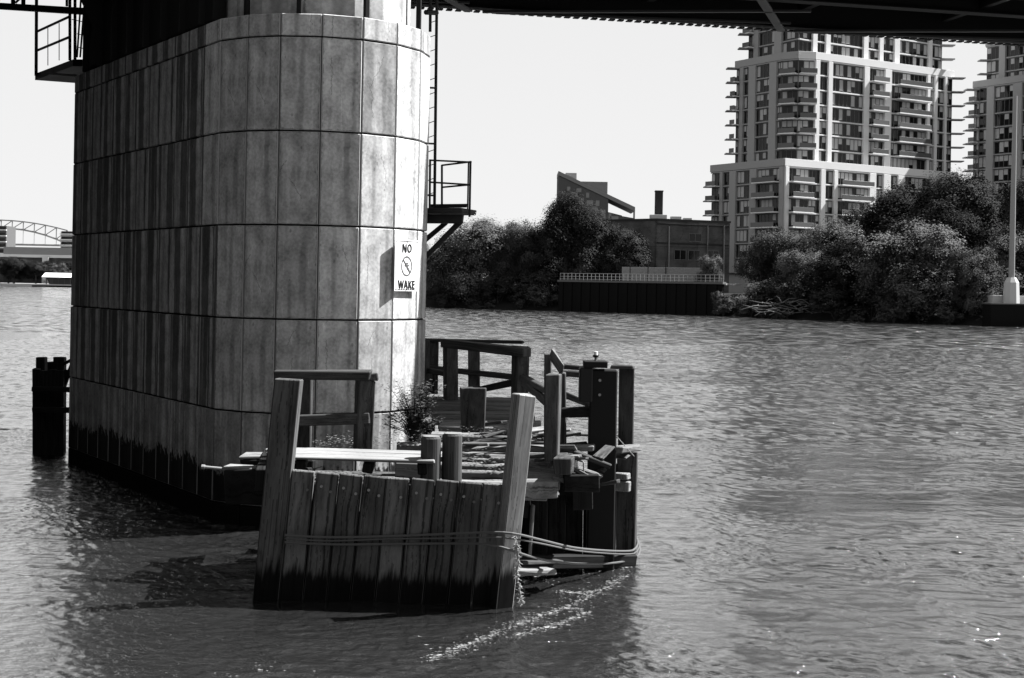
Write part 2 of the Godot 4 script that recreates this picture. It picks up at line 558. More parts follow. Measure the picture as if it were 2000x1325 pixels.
var panel_cache := {}
func panel_mesh(w: float, h: float) -> ArrayMesh:
	var key := "%.3f %.3f" % [w, h]
	if panel_cache.has(key):
		return panel_cache[key]
	var mb := MB.new()
	var hx := w * 0.5
	var hy := h * 0.5
	var b := 0.012
	var f := 0.06
	var u0 := clampf(0.5 - h / 1.64 * 0.5, 0.0, 0.5)
	mb.quad(Vector3(-hx + b, hy - b, f), Vector3(hx - b, hy - b, f), Vector3(hx - b, -hy + b, f), Vector3(-hx + b, -hy + b, f), Vector3.BACK, Rect2(0, u0, 1, 1.0 - 2.0 * u0))
	for s in [-1, 1]:
		mb.quad(Vector3(s * (hx - b), hy - b, f), Vector3(s * (hx - b), -hy + b, f), Vector3(s * hx, -hy, f - b), Vector3(s * hx, hy, f - b), Vector3(s, 0, 1), Rect2(0.5, 0, 0.02, 1))
		mb.quad(Vector3(-hx + b, s * (hy - b), f), Vector3(hx - b, s * (hy - b), f), Vector3(hx, s * hy, f - b), Vector3(-hx, s * hy, f - b), Vector3(0, s, 1), Rect2(0, 0.5, 1, 0.01))
		mb.quad(Vector3(s * hx, hy, f - b), Vector3(s * hx, -hy, f - b), Vector3(s * hx, -hy, -f), Vector3(s * hx, hy, -f), Vector3(s, 0, 0), Rect2(0.5, 0, 0.02, 1))
		mb.quad(Vector3(-hx, s * hy, f - b), Vector3(hx, s * hy, f - b), Vector3(hx, s * hy, -f), Vector3(-hx, s * hy, -f), Vector3(0, s, 0), Rect2(0, 0.5, 1, 0.01))
	panel_cache[key] = mb.done()
	return panel_cache[key]

# ---------------------------------------------------------------- road bridge
func road_bridge() -> void:
	var t := thing("road_bridge", "dark steel road bridge deck crossing overhead with corrugated lower edge", "bridge", DECK_O)
	var bas := Basis(DECK_E, Vector3.UP, -DECK_A)
	var put := func(called: String, size: Vector3, at: Vector3, m: Material, turn := 0.0) -> void:
		var p := part(t, called, box_mesh(size, 0.015), m)
		p.transform = Transform3D(bas * Basis(Vector3.UP, turn), bas * at)
	var s0 := -75.0
	var s1 := 125.0
	var ln := s1 - s0
	var mid := (s0 + s1) * 0.5
	var wide := 11.7
	put.call("deck_slab", Vector3(ln, 0.35, wide + 0.8), Vector3(mid, 1.55, wide * 0.5), M.dark_steel)
	for k in 6:
		var c := wide * k / 5.0
		var low := 0.06 if k == 0 or k == 5 else 0.35
		put.call("girder_web", Vector3(ln, 1.37 - low, 0.05), Vector3(mid, low + (1.37 - low) * 0.5, c), M.dark_steel)
		put.call("girder_flange", Vector3(ln, 0.045, 0.42), Vector3(mid, low - 0.02, c), M.dark_steel)
	for k in 43:
		put.call("floor_beam", Vector3(0.22, 0.5, wide - 0.5), Vector3(s0 + 1.0 + k * 4.7, 0.72, wide * 0.5), M.dark_steel)
	for k in 20:                                        # lateral bracing under the girders
		var x := s0 + k * 9.4 + 0.4
		for q in [[x, 0.25, x - 3.2, 5.8], [x + 0.4, 0.25, x + 9.0, 3.2], [x + 0.8, 0.2, x + 9.2, 1.4]]:
			var a := Vector3(q[0], -0.10, q[1])
			var b := Vector3(q[2], -0.10, q[3])
			var thin := 0.24 if q[3] > 5.0 else (0.14 if q[3] > 3.0 else 0.05)
			var p := part(t, "lateral_brace", box_mesh(Vector3(thin, a.distance_to(b), 0.07), 0.01), M.brace_steel)
			var xf := along(bas * a, bas * b)
			p.transform = xf
	for k in 96:                                        # ends of the corrugated plates below the far flange
		put.call("deck_rib", Vector3(0.17, 0.035, 0.2), Vector3(-1.5 + k * 0.265, -0.058, 0.0), M.dark_steel)
	# dark boxes added as the shade on the upper shaft's left side
	var ax := Vector3(PIER_AXIS.x, 0, PIER_AXIS.y)
	var sidew := Vector3(-ax.z, 0, ax.x) if -ax.z < 0 else Vector3(ax.z, 0, -ax.x)
	var foot := Vector3(PIER_C.x, 0, PIER_C.y) + sidew * (PIER_R - 0.24)
	for e in [[9.0, 0.3], [10.4, 0.24]]:
		var lo: float = e[0]
		var bg := part(t, "shade_box", box_mesh(Vector3(0.26 if lo < 10.0 else 0.2, 1.36, 8.2), 0.02), M.dark_steel)
		bg.transform = Transform3D(Basis.looking_at(ax, Vector3.UP), foot + ax * 4.3 + Vector3(0, lo + 0.72, 0) - DECK_O)
	for k in 8:  # ribs on the added shade boxes
		var st := part(t, "shade_box_rib", box_mesh(Vector3(0.16, 2.7, 0.03), 0.005), M.dark_steel)
		st.transform = Transform3D(Basis.looking_at(ax, Vector3.UP), foot + sidew * 0.17 + ax * (0.6 + 1.05 * k) + Vector3(0, 10.36, 0) - DECK_O)
	# dark bearing block over the far end of the pier
	var prof: Array = [Vector2(-9.96, 11.36), Vector2(-9.80, 10.65), Vector2(-9.61, 10.28), Vector2(-9.43, 9.89), Vector2(-9.45, 9.73), Vector2(-9.49, 9.49), Vector2(-9.48, 9.02), Vector2(-8.29, 9.54), Vector2(-6.89, 9.98), Vector2(-6.22, 10.25), Vector2(-6.24, 11.42)]
	var mb := MB.new()
	var c2 := Vector2.ZERO
	for p in prof:
		c2 += p / prof.size()
	var zf := -31.6
	var zb := -33.6
	for i in prof.size():
		var a: Vector2 = prof[i]
		var b: Vector2 = prof[(i + 1) % prof.size()]
		var n := Vector2(b.y - a.y, a.x - b.x)
		if n.dot((a + b) * 0.5 - c2) < 0:
			n = -n
		mb.quad(Vector3(a.x, a.y, zf), Vector3(b.x, b.y, zf), Vector3(b.x, b.y, zb), Vector3(a.x, a.y, zb), Vector3(n.x, n.y, 0))
		mb.tri(Vector3(c2.x, c2.y, zf), Vector3(a.x, a.y, zf), Vector3(b.x, b.y, zf), Vector3.BACK)
		mb.tri(Vector3(c2.x, c2.y, zb), Vector3(a.x, a.y, zb), Vector3(b.x, b.y, zb), Vector3.FORWARD)
	part(t, "bearing_bracket", mb.done(), M.dark_steel, -DECK_O)

# ---------------------------------------------------------------- sign
func sign_board() -> void:
	var a := deg_to_rad(59.6)
	var z := Vector3(sin(a), 0, cos(a))
	var x := Vector3.UP.cross(z)
	var bs := Basis(x, Vector3.UP, z)
	var at := Vector3(PIER_C.x, 4.63, PIER_C.y) + z * (PIER_R * cos(deg_to_rad(10.2)) + 0.075) - x * 0.06
	var t := thing("no_wake_sign", "white NO WAKE sign with a barred boat symbol bolted to the pier", "sign", at)
	t.basis = bs
	var w := 0.745
	var h := 0.925
	part(t, "plate", box_mesh(Vector3(w, h, 0.012), 0.004), M.white)
	for s in [-1, 1]:
		part(t, "border", box_mesh(Vector3(0.013, h - 0.05, 0.004), 0.001), M.ink, Vector3(s * (w * 0.5 - 0.028), 0, 0.0075))
		part(t, "border", box_mesh(Vector3(w - 0.07, 0.014, 0.004), 0.001), M.ink, Vector3(0, s * (h * 0.5 - 0.025), 0.0075))
		part(t, "bracket", box_mesh(Vector3(0.05, 0.04, 0.07), 0.004), M.galv, Vector3(0, s * 0.40, -0.042))
		part(t, "bolt", tube_mesh([Vector3(0, s * 0.425, 0.004), Vector3(0, s * 0.425, 0.018)], 0.012), M.ink)
	for e in [["NO", 0.315, 0.29], ["WAKE", -0.34, 0.53]]:
		var tm := TextMesh.new()
		var fnt := SystemFont.new()
		fnt.font_names = PackedStringArray(["Droid Sans"])
		fnt.font_weight = 700
		tm.font = fnt
		tm.text = e[0]
		tm.font_size = 64
		tm.pixel_size = 0.01
		tm.depth = 0.012
		tm.curve_step = 1.0
		var p := part(t, "lettering", tm, M.ink, Vector3(0, e[1], 0.009))
		var bb := tm.get_aabb()
		p.scale = Vector3(e[2] / bb.size.x, 0.155 / bb.size.y, 1.0)
		p.position -= Vector3(bb.get_center().x * p.scale.x, bb.get_center().y * p.scale.y, 0)
	var ring := []
	for k in 41:
		ring.append(Vector3(cos(TAU * k / 40) * 0.175, sin(TAU * k / 40) * 0.185 - 0.01, 0.008))
	var mb := MB.new()
	for k in 40:
		var q0: Vector3 = ring[k]
		var q1: Vector3 = ring[k + 1]
		var c := Vector3(0, -0.01, 0.008)
		mb.quad(q0, q1, c + (q1 - c) * 0.82, c + (q0 - c) * 0.82, Vector3.BACK)
	part(t, "prohibition_ring", mb.done(), M.ring, Vector3(0, 0, 0.002))
	var sl := part(t, "prohibition_bar", box_mesh(Vector3(0.026, 0.34, 0.003), 0.001), M.ring, Vector3(0, -0.01, 0.012))
	sl.rotation.z = deg_to_rad(43)
	mb = MB.new()                                        # small boat above wave lines
	mb.quad(Vector3(-0.08, 0.015, 0), Vector3(0.09, 0.02, 0), Vector3(0.06, -0.02, 0), Vector3(-0.05, -0.02, 0), Vector3.BACK)
	mb.quad(Vector3(-0.02, 0.055, 0), Vector3(0.05, 0.05, 0), Vector3(0.06, 0.028, 0), Vector3(-0.03, 0.025, 0), Vector3.BACK)
	for r in 3:
		for k in 10:
			var x0 := -0.115 + 0.023 * k
			var y0 := -0.045 - 0.026 * r + 0.007 * (k % 2)
			var y1 := -0.045 - 0.026 * r + 0.007 * ((k + 1) % 2)
			mb.quad(Vector3(x0, y0, 0), Vector3(x0 + 0.023, y1, 0), Vector3(x0 + 0.023, y1 - 0.008, 0), Vector3(x0, y0 - 0.008, 0), Vector3.BACK)
	part(t, "boat_symbol", mb.done(), M.ring, Vector3(0, 0, 0.0095))

# ---------------------------------------------------------------- timber work
func fender() -> void:
	var t := thing("timber_fender", "ruined timber fender of leaning planks, posts and dark beams in front of the pier", "fender", Vector3(-1.6, 0, -19.4))
	var n := 9
	var wd := 0.327
	for i in n:
		var bx := -3.05 + wd * (i + 0.5)
		var lean := deg_to_rad(-4.4 + rng.randf_range(-0.5, 0.5))
		var top := 1.74 - 0.014 * i + rng.randf_range(-0.008, 0.008)
		var low := -1.0
		var zz := -19.32 + 0.02 * i + rng.randf_range(-0.02, 0.015)
		var o := part(t, "plank", box_mesh(Vector3(wd - 0.018, top - low, 0.10), 0.014, 0.006), M.plank[(i * 7 + 2) % 4])
		o.rotation.z = lean
		var cy := (top + low) * 0.5
		o.position = Vector3(bx + sin(-lean) * (cy - 0.43), cy, zz) - t.position
		for s in [-1, 1]:                               # bolt heads near the plank's top
			var q := part(o, "bolt", tube_mesh([Vector3.ZERO, Vector3(0, 0, 0.018)], 0.019, 10), M.galv if rng.randf() < 0.6 else M.frame, Vector3(s * 0.075 + rng.randf_range(-0.015, 0.015), (top - low) * 0.5 - 0.22 - 0.03 * s, 0.048))
			q.rotation.z = 0
	for i in 9:                                         # dark boards added behind the planks to stop light in the gaps
		beam(t, "light_stop_board", Vector3(-3.06 + 0.327 * i, -1.0, -19.43), Vector3(-2.87 + 0.327 * i, 1.55, -19.43), 0.33, 0.06, M.black[0])
	for lay in 5:                                       # crib added inside the fender to thicken its shadow and darken gaps
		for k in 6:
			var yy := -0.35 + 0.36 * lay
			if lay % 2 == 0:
				beam(t, "added_crib_timber", Vector3(-3.15, yy, -19.85 - 0.62 * k), Vector3(-0.1, yy, -19.8 - 0.62 * k), 0.32, 0.32, M.timber[k % 3])
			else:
				beam(t, "added_crib_timber", Vector3(-3.0 + 0.56 * k, yy, -19.6), Vector3(-3.0 + 0.56 * k, yy, -23.2), 0.32, 0.32, M.timber[k % 3])
	beams(t, [
		["corner_post", Vector3(-3.357, -1.130, -19.333), Vector3(-3.014, 2.970, -19.400), 0.350, 0.280, "post_dark", 0.00],
		["corner_post", Vector3(-0.156, -0.958, -19.032), Vector3(0.185, 2.849, -19.100), 0.250, 0.250, "post_light", 26.00],
		["wale", Vector3(-3.250, 1.300, -19.560), Vector3(0.050, 1.260, -19.420), 0.260, 0.240, "black", 0.00],
		["wale", Vector3(-3.350, 0.750, -19.560), Vector3(0.000, 0.720, -19.420), 0.260, 0.240, "black", 0.00],
		["side_beam", Vector3(-4.127, 1.236, -21.200), Vector3(-2.913, 1.358, -20.600), 0.340, 0.500, "black", 0.00],
		["lit_top_board", Vector3(-4.243, 1.504, -21.300), Vector3(-3.765, 1.518, -21.200), 0.340, 0.050, "pale", 0.00],  # pale board painting the black beam's sunlit top
		["side_beam", Vector3(-4.067, 1.481, -22.000), Vector3(-2.905, 1.552, -21.600), 0.340, 0.140, "black", 0.00],
		["lit_top_board", Vector3(-4.132, 1.591, -22.000), Vector3(-3.420, 1.624, -21.900), 0.360, 0.050, "pale", 3.00],  # the second beam's sunlit top, likewise put in as pale colour
		["side_beam", Vector3(-3.350, 1.550, -19.600), Vector3(-3.750, 1.500, -22.600), 0.300, 0.300, "black", 0.00],
		["side_plank", Vector3(-3.360, -1.200, -19.750), Vector3(-3.260, 1.300, -19.750), 0.310, 0.100, "plank", 90.00],
		["side_plank", Vector3(-3.395, -1.200, -20.090), Vector3(-3.295, 1.270, -20.090), 0.310, 0.100, "plank", 90.00],
		["side_plank", Vector3(-3.430, -1.200, -20.430), Vector3(-3.330, 1.240, -20.430), 0.310, 0.100, "plank", 90.00],
		["side_plank", Vector3(-3.465, -1.200, -20.770), Vector3(-3.365, 1.300, -20.770), 0.310, 0.100, "plank", 90.00],
		["side_plank", Vector3(-3.500, -1.200, -21.110), Vector3(-3.400, 1.270, -21.110), 0.310, 0.100, "plank", 90.00],
		["side_plank", Vector3(-3.535, -1.200, -21.450), Vector3(-3.435, 1.240, -21.450), 0.310, 0.100, "plank", 90.00],
		["side_plank", Vector3(-3.570, -1.200, -21.790), Vector3(-3.470, 1.300, -21.790), 0.310, 0.100, "plank", 90.00],
		["post", Vector3(0.641, 1.742, -20.900), Vector3(0.633, 3.014, -20.900), 0.200, 0.200, "dark", -14.00],
		["post", Vector3(0.601, 1.695, -22.600), Vector3(0.589, 3.225, -22.600), 0.110, 0.200, "dark", 0.00],
		["post", Vector3(0.840, 1.814, -22.300), Vector3(0.820, 2.954, -22.300), 0.100, 0.200, "dark", 0.00],
		["slanted_board", Vector3(0.632, 3.251, -22.400), Vector3(0.807, 2.992, -22.200), 0.240, 0.050, "weathered", 62.00],
		["rail", Vector3(0.867, 2.989, -23.400), Vector3(1.361, 2.968, -23.200), 0.100, 0.060, "dark", 0.00],
		["rail", Vector3(0.848, 2.877, -23.300), Vector3(1.357, 2.874, -23.100), 0.090, 0.100, "dark", 0.00],
		["post", Vector3(1.869, 1.298, -22.700), Vector3(1.862, 3.047, -22.700), 0.240, 0.200, "dark", -10.00],
		["rail", Vector3(1.601, 3.048, -22.600), Vector3(1.951, 3.044, -22.500), 0.200, 0.070, "dark", 0.00],
		["brace", Vector3(0.843, 2.581, -23.000), Vector3(1.297, 2.449, -22.200), 0.120, 0.100, "dark", 0.00],
		["beam", Vector3(0.792, 2.363, -21.900), Vector3(1.324, 2.406, -21.700), 0.200, 0.150, "black", 0.00],
		["beam", Vector3(0.729, 1.844, -21.600), Vector3(1.283, 1.881, -21.500), 0.200, 0.090, "weathered", 0.00],
		["beam", Vector3(1.632, 1.837, -21.600), Vector3(1.981, 1.792, -22.400), 0.200, 0.100, "weathered", 0.00],
		["timber_end", Vector3(0.752, 1.768, -20.000), Vector3(0.919, 1.661, -21.600), 0.250, 0.250, "timber", 0.00],
		["beam", Vector3(0.794, 1.463, -20.600), Vector3(1.313, 1.465, -20.600), 0.250, 0.250, "black", 0.00],
		["beam", Vector3(0.182, 1.441, -20.000), Vector3(0.649, 1.428, -20.200), 0.250, 0.250, "weathered", 0.00],
		["beam", Vector3(0.357, 1.660, -21.400), Vector3(0.644, 1.652, -21.200), 0.100, 0.100, "weathered", 0.00],
		["pile", Vector3(1.873, -0.194, -22.400), Vector3(1.870, 1.709, -22.400), 0.300, 0.300, "dark", -8.00],
		["pile", Vector3(1.568, -0.301, -22.900), Vector3(1.569, 1.472, -22.900), 0.340, 0.340, "black", 0.00],
		["inner_plank", Vector3(0.478, 0.003, -21.300), Vector3(0.471, 1.184, -21.300), 0.260, 0.120, "black", 0.00],
		["inner_plank", Vector3(0.747, -0.043, -21.550), Vector3(0.741, 1.136, -21.550), 0.260, 0.120, "black", 0.00],
		["inner_plank", Vector3(1.022, -0.088, -21.800), Vector3(1.016, 1.120, -21.800), 0.260, 0.120, "black", 0.00],
		["inner_plank", Vector3(1.304, -0.134, -22.050), Vector3(1.298, 1.073, -22.050), 0.260, 0.120, "black", 0.00],
		["bottom_wale", Vector3(0.133, 0.301, -20.600), Vector3(1.962, 0.079, -22.000), 0.160, 0.200, "black", 0.00],
		["bottom_board", Vector3(0.002, 0.291, -19.900), Vector3(0.645, 0.237, -20.300), 0.260, 0.080, "weathered", 0.00],
		["bottom_board", Vector3(0.161, 0.326, -20.400), Vector3(0.766, 0.270, -20.900), 0.200, 0.060, "dark", 0.00],
		["brace", Vector3(0.317, 0.477, -20.200), Vector3(0.355, 1.205, -20.200), 0.050, 0.050, "weathered", 0.00],
		["beam", Vector3(1.717, 1.408, -21.800), Vector3(1.861, 1.328, -22.600), 0.220, 0.100, "weathered", 0.00],
		["beam", Vector3(1.735, 1.251, -21.800), Vector3(1.864, 1.165, -22.600), 0.220, 0.160, "weathered", 0.00],
	])
	var d := thing("timber_deck", "broken deck of weathered timber beams with gaps beside the pier", "deck", Vector3(-0.3, 0, -25))
	beams(d, [
		["joist", Vector3(-2.000, 1.395, -20.300), Vector3(0.550, 1.387, -20.285), 0.300, 0.240, "weathered", 0.00],
		["joist", Vector3(-0.900, 1.457, -20.900), Vector3(0.750, 1.448, -20.865), 0.300, 0.240, "weathered", 0.00],
		["joist", Vector3(-1.700, 1.485, -21.500), Vector3(0.300, 1.474, -21.471), 0.300, 0.240, "weathered", 0.00],
		["joist", Vector3(-1.200, 1.498, -22.100), Vector3(1.000, 1.472, -22.157), 0.300, 0.240, "weathered", 0.00],
		["joist", Vector3(-1.750, 1.489, -22.800), Vector3(0.750, 1.507, -22.747), 0.300, 0.240, "weathered", 0.00],
		["joist", Vector3(-1.400, 1.517, -23.400), Vector3(1.200, 1.564, -23.352), 0.300, 0.240, "weathered", 0.00],
		["joist", Vector3(-1.900, 1.485, -24.000), Vector3(0.300, 1.498, -24.004), 0.300, 0.240, "weathered", 0.00],
		["joist", Vector3(-1.550, 1.564, -24.700), Vector3(0.850, 1.563, -24.695), 0.300, 0.240, "weathered", 0.00],
		["joist", Vector3(-1.400, 1.523, -25.500), Vector3(0.450, 1.511, -25.558), 0.300, 0.240, "weathered", 0.00],
		["joist", Vector3(-1.300, 1.585, -26.400), Vector3(0.700, 1.547, -26.426), 0.600, 0.240, "weathered", 0.00],
		["joist", Vector3(-1.300, 1.540, -27.400), Vector3(0.600, 1.576, -27.368), 0.600, 0.240, "weathered", 0.00],
		["joist", Vector3(-1.400, 1.558, -28.400), Vector3(0.500, 1.598, -28.364), 0.600, 0.240, "weathered", 0.00],
		["joist", Vector3(-1.600, 1.538, -29.400), Vector3(0.450, 1.567, -29.386), 0.600, 0.240, "weathered", 0.00],
		["joist", Vector3(-1.800, 1.602, -30.400), Vector3(0.350, 1.550, -30.460), 0.600, 0.240, "weathered", 0.00],
		["joist", Vector3(-2.000, 1.563, -31.400), Vector3(0.300, 1.563, -31.435), 0.600, 0.240, "weathered", 0.00],
		["joist", Vector3(-2.300, 1.602, -32.400), Vector3(0.250, 1.609, -32.342), 0.600, 0.240, "weathered", 0.00],
		["stringer", Vector3(-1.350, 1.150, -20.200), Vector3(-0.750, 1.200, -27.500), 0.300, 0.300, "black", 0.00],
		["stringer", Vector3(0.150, 1.150, -20.200), Vector3(0.200, 1.200, -32.600), 0.300, 0.300, "black", 0.00],
		["stringer", Vector3(1.100, 1.150, -21.000), Vector3(0.100, 1.200, -32.600), 0.300, 0.300, "black", 0.00],
		["support_pile", Vector3(0.200, -1.500, -23.000), Vector3(0.200, 1.100, -23.000), 0.320, 0.320, "black", 0.00],
		["support_pile", Vector3(0.350, -1.500, -26.000), Vector3(0.350, 1.100, -26.000), 0.320, 0.320, "black", 0.00],
		["support_pile", Vector3(0.200, -1.500, -29.000), Vector3(0.200, 1.100, -29.000), 0.320, 0.320, "black", 0.00],
		["support_pile", Vector3(0.000, -1.500, -32.000), Vector3(0.000, 1.100, -32.000), 0.320, 0.320, "black", 0.00],
		["support_pile", Vector3(-1.000, -1.500, -22.500), Vector3(-1.000, 1.100, -22.500), 0.320, 0.320, "black", 0.00],
		["support_pile", Vector3(-1.900, -1.500, -33.000), Vector3(-1.900, 1.100, -33.000), 0.320, 0.320, "black", 0.00],
		["support_pile", Vector3(1.000, -1.500, -23.200), Vector3(1.000, 1.100, -23.200), 0.320, 0.320, "black", 0.00],
		["broken_board", Vector3(0.823, 1.720, -22.307), Vector3(1.517, 1.830, -22.077), 0.160, 0.040, "timber", -6.04],
		["broken_board", Vector3(-0.768, 1.730, -22.731), Vector3(-0.473, 1.779, -23.025), 0.070, 0.040, "dark", -13.02],
		["broken_board", Vector3(-0.488, 1.747, -22.697), Vector3(0.235, 1.719, -23.157), 0.103, 0.040, "weathered", 13.48],
		["broken_board", Vector3(-0.291, 1.738, -22.710), Vector3(0.440, 1.829, -22.818), 0.129, 0.040, "weathered", 3.71],
		["broken_board", Vector3(-0.862, 1.746, -26.231), Vector3(-0.445, 1.778, -25.961), 0.186, 0.040, "dark", 8.27],
		["broken_board", Vector3(0.397, 1.704, -21.238), Vector3(1.145, 1.814, -20.672), 0.082, 0.040, "dark", 0.39],
		["broken_board", Vector3(-0.804, 1.709, -22.739), Vector3(-0.317, 1.773, -22.554), 0.110, 0.040, "weathered", 3.80],
		["broken_board", Vector3(-0.481, 1.708, -24.855), Vector3(0.152, 1.756, -24.590), 0.190, 0.040, "weathered", -7.88],
		["broken_board", Vector3(0.553, 1.706, -24.104), Vector3(1.211, 1.810, -24.198), 0.074, 0.040, "timber", -4.97],
		["broken_board", Vector3(0.863, 1.790, -21.822), Vector3(1.456, 1.804, -22.283), 0.092, 0.040, "dark", -10.52],
		["broken_board", Vector3(-0.510, 1.785, -25.584), Vector3(-0.098, 1.901, -25.065), 0.129, 0.040, "timber", 5.67],
		["broken_board", Vector3(-0.552, 1.711, -22.474), Vector3(-0.045, 1.799, -22.027), 0.139, 0.040, "weathered", 3.81],
		["broken_board", Vector3(-0.423, 1.778, -23.546), Vector3(-0.082, 1.874, -23.694), 0.117, 0.040, "dark", 5.84],
		["broken_board", Vector3(0.419, 1.728, -24.518), Vector3(0.970, 1.756, -24.305), 0.170, 0.040, "dark", 13.71],
		["broken_board", Vector3(-0.743, 1.777, -22.606), Vector3(0.238, 1.776, -22.652), 0.106, 0.040, "dark", 9.50],
		["broken_board", Vector3(0.495, 1.774, -24.420), Vector3(1.054, 1.863, -24.272), 0.116, 0.040, "weathered", 11.10],
		["broken_board", Vector3(0.852, 1.753, -24.661), Vector3(1.917, 1.723, -24.626), 0.179, 0.040, "timber", -6.51],
		["broken_board", Vector3(0.242, 1.794, -21.065), Vector3(0.861, 1.827, -20.933), 0.192, 0.040, "dark", 3.71],
		["broken_board", Vector3(0.174, 1.716, -25.171), Vector3(0.752, 1.735, -25.829), 0.155, 0.040, "weathered", 7.77],
		["broken_board", Vector3(0.337, 1.717, -21.665), Vector3(1.045, 1.817, -20.837), 0.084, 0.040, "weathered", -0.52],
		["broken_board", Vector3(-0.269, 1.707, -23.835), Vector3(0.287, 1.684, -23.668), 0.163, 0.040, "dark", -14.98],
		["broken_board", Vector3(-0.543, 1.783, -22.992), Vector3(-0.060, 1.790, -23.393), 0.075, 0.040, "dark", -12.16],
		["broken_board", Vector3(-0.421, 1.782, -23.817), Vector3(0.098, 1.797, -23.255), 0.176, 0.040, "dark", -0.98],
		["broken_board", Vector3(-0.335, 1.713, -21.525), Vector3(0.250, 1.670, -21.876), 0.177, 0.040, "weathered", -3.54],
		["broken_board", Vector3(0.733, 1.788, -22.524), Vector3(1.429, 1.829, -22.750), 0.126, 0.040, "weathered", -0.20],
		["broken_board", Vector3(0.317, 1.716, -23.429), Vector3(0.804, 1.763, -23.067), 0.166, 0.040, "dark", -0.11],
		["broken_board", Vector3(0.819, 1.891, -21.539), Vector3(1.187, 1.905, -21.746), 0.072, 0.050, "dark", -15.27],
		["broken_board", Vector3(0.636, 1.535, -20.600), Vector3(1.050, 1.445, -20.540), 0.107, 0.050, "weathered", -15.26],
		["broken_board", Vector3(0.655, 1.893, -21.169), Vector3(0.996, 1.907, -21.079), 0.124, 0.050, "weathered", -29.03],
		["broken_board", Vector3(0.782, 1.725, -20.815), Vector3(1.177, 1.537, -20.570), 0.095, 0.050, "weathered", -27.81],
		["broken_board", Vector3(0.956, 1.850, -21.131), Vector3(1.513, 1.656, -21.070), 0.138, 0.050, "dark", 5.69],
		["broken_board", Vector3(1.453, 1.689, -22.223), Vector3(1.829, 1.703, -21.820), 0.128, 0.050, "weathered", 23.93],
		["broken_board", Vector3(1.258, 1.482, -21.663), Vector3(1.455, 1.544, -21.507), 0.125, 0.050, "dark", 24.64],
		["broken_board", Vector3(0.978, 1.629, -20.857), Vector3(1.368, 1.499, -21.024), 0.119, 0.050, "weathered", -25.89],
		["broken_board", Vector3(1.320, 1.775, -21.075), Vector3(1.522, 1.900, -21.513), 0.158, 0.050, "dark", 12.07],
		["broken_board", Vector3(1.342, 1.432, -20.622), Vector3(1.564, 1.552, -20.201), 0.073, 0.050, "dark", 12.35],
	])
	var p := thing("board_platform", "sunlit pale boards lying on bearers behind the plank wall", "platform", Vector3(-2.1, 1.7, -20.2))
	beams(p, [
		["board", Vector3(-3.500, 1.860, -20.620), Vector3(-0.980, 1.840, -20.500), 0.340, 0.055, "pale", 0.00],
		["board", Vector3(-3.420, 1.860, -20.250), Vector3(-0.900, 1.840, -20.140), 0.330, 0.055, "pale", 0.00],
		["board", Vector3(-3.150, 1.860, -19.880), Vector3(-1.020, 1.840, -19.800), 0.360, 0.055, "pale", 0.00],
		["bearer", Vector3(-2.900, 1.740, -19.750), Vector3(-3.000, 1.740, -20.750), 0.140, 0.160, "black", 0.00],
		["bearer", Vector3(-1.950, 1.740, -19.720), Vector3(-2.000, 1.740, -20.720), 0.140, 0.160, "black", 0.00],
		["bearer", Vector3(-1.200, 1.740, -19.700), Vector3(-1.250, 1.740, -20.600), 0.140, 0.160, "black", 0.00],
	])
	var r := thing("timber_railing", "short timber railing with two rails standing against the pier's curved face", "railing", Vector3(-1.9, 1.7, -21.3), "timber railings on the fender")
	beams(r, [
		["post", Vector3(-2.193, 1.794, -21.300), Vector3(-2.174, 2.853, -21.300), 0.260, 0.260, "timber", 22.00],
		["post", Vector3(-3.104, 1.785, -21.500), Vector3(-3.101, 2.869, -21.500), 0.220, 0.220, "timber", 0.00],
		["top_rail", Vector3(-3.516, 2.904, -21.200), Vector3(-2.077, 2.933, -21.150), 0.220, 0.140, "timber", 0.00],
		["top_rail_block", Vector3(-2.106, 2.893, -21.300), Vector3(-1.976, 2.895, -21.300), 0.200, 0.110, "timber", 0.00],
		["mid_rail", Vector3(-3.175, 2.226, -21.250), Vector3(-2.085, 2.281, -21.200), 0.090, 0.160, "timber", 0.00],
	])
	r = thing("timber_railing", "long dark timber railing with several posts right of the pier against the water", "railing", Vector3(-0.9, 1.7, -31.5), "timber railings on the fender")
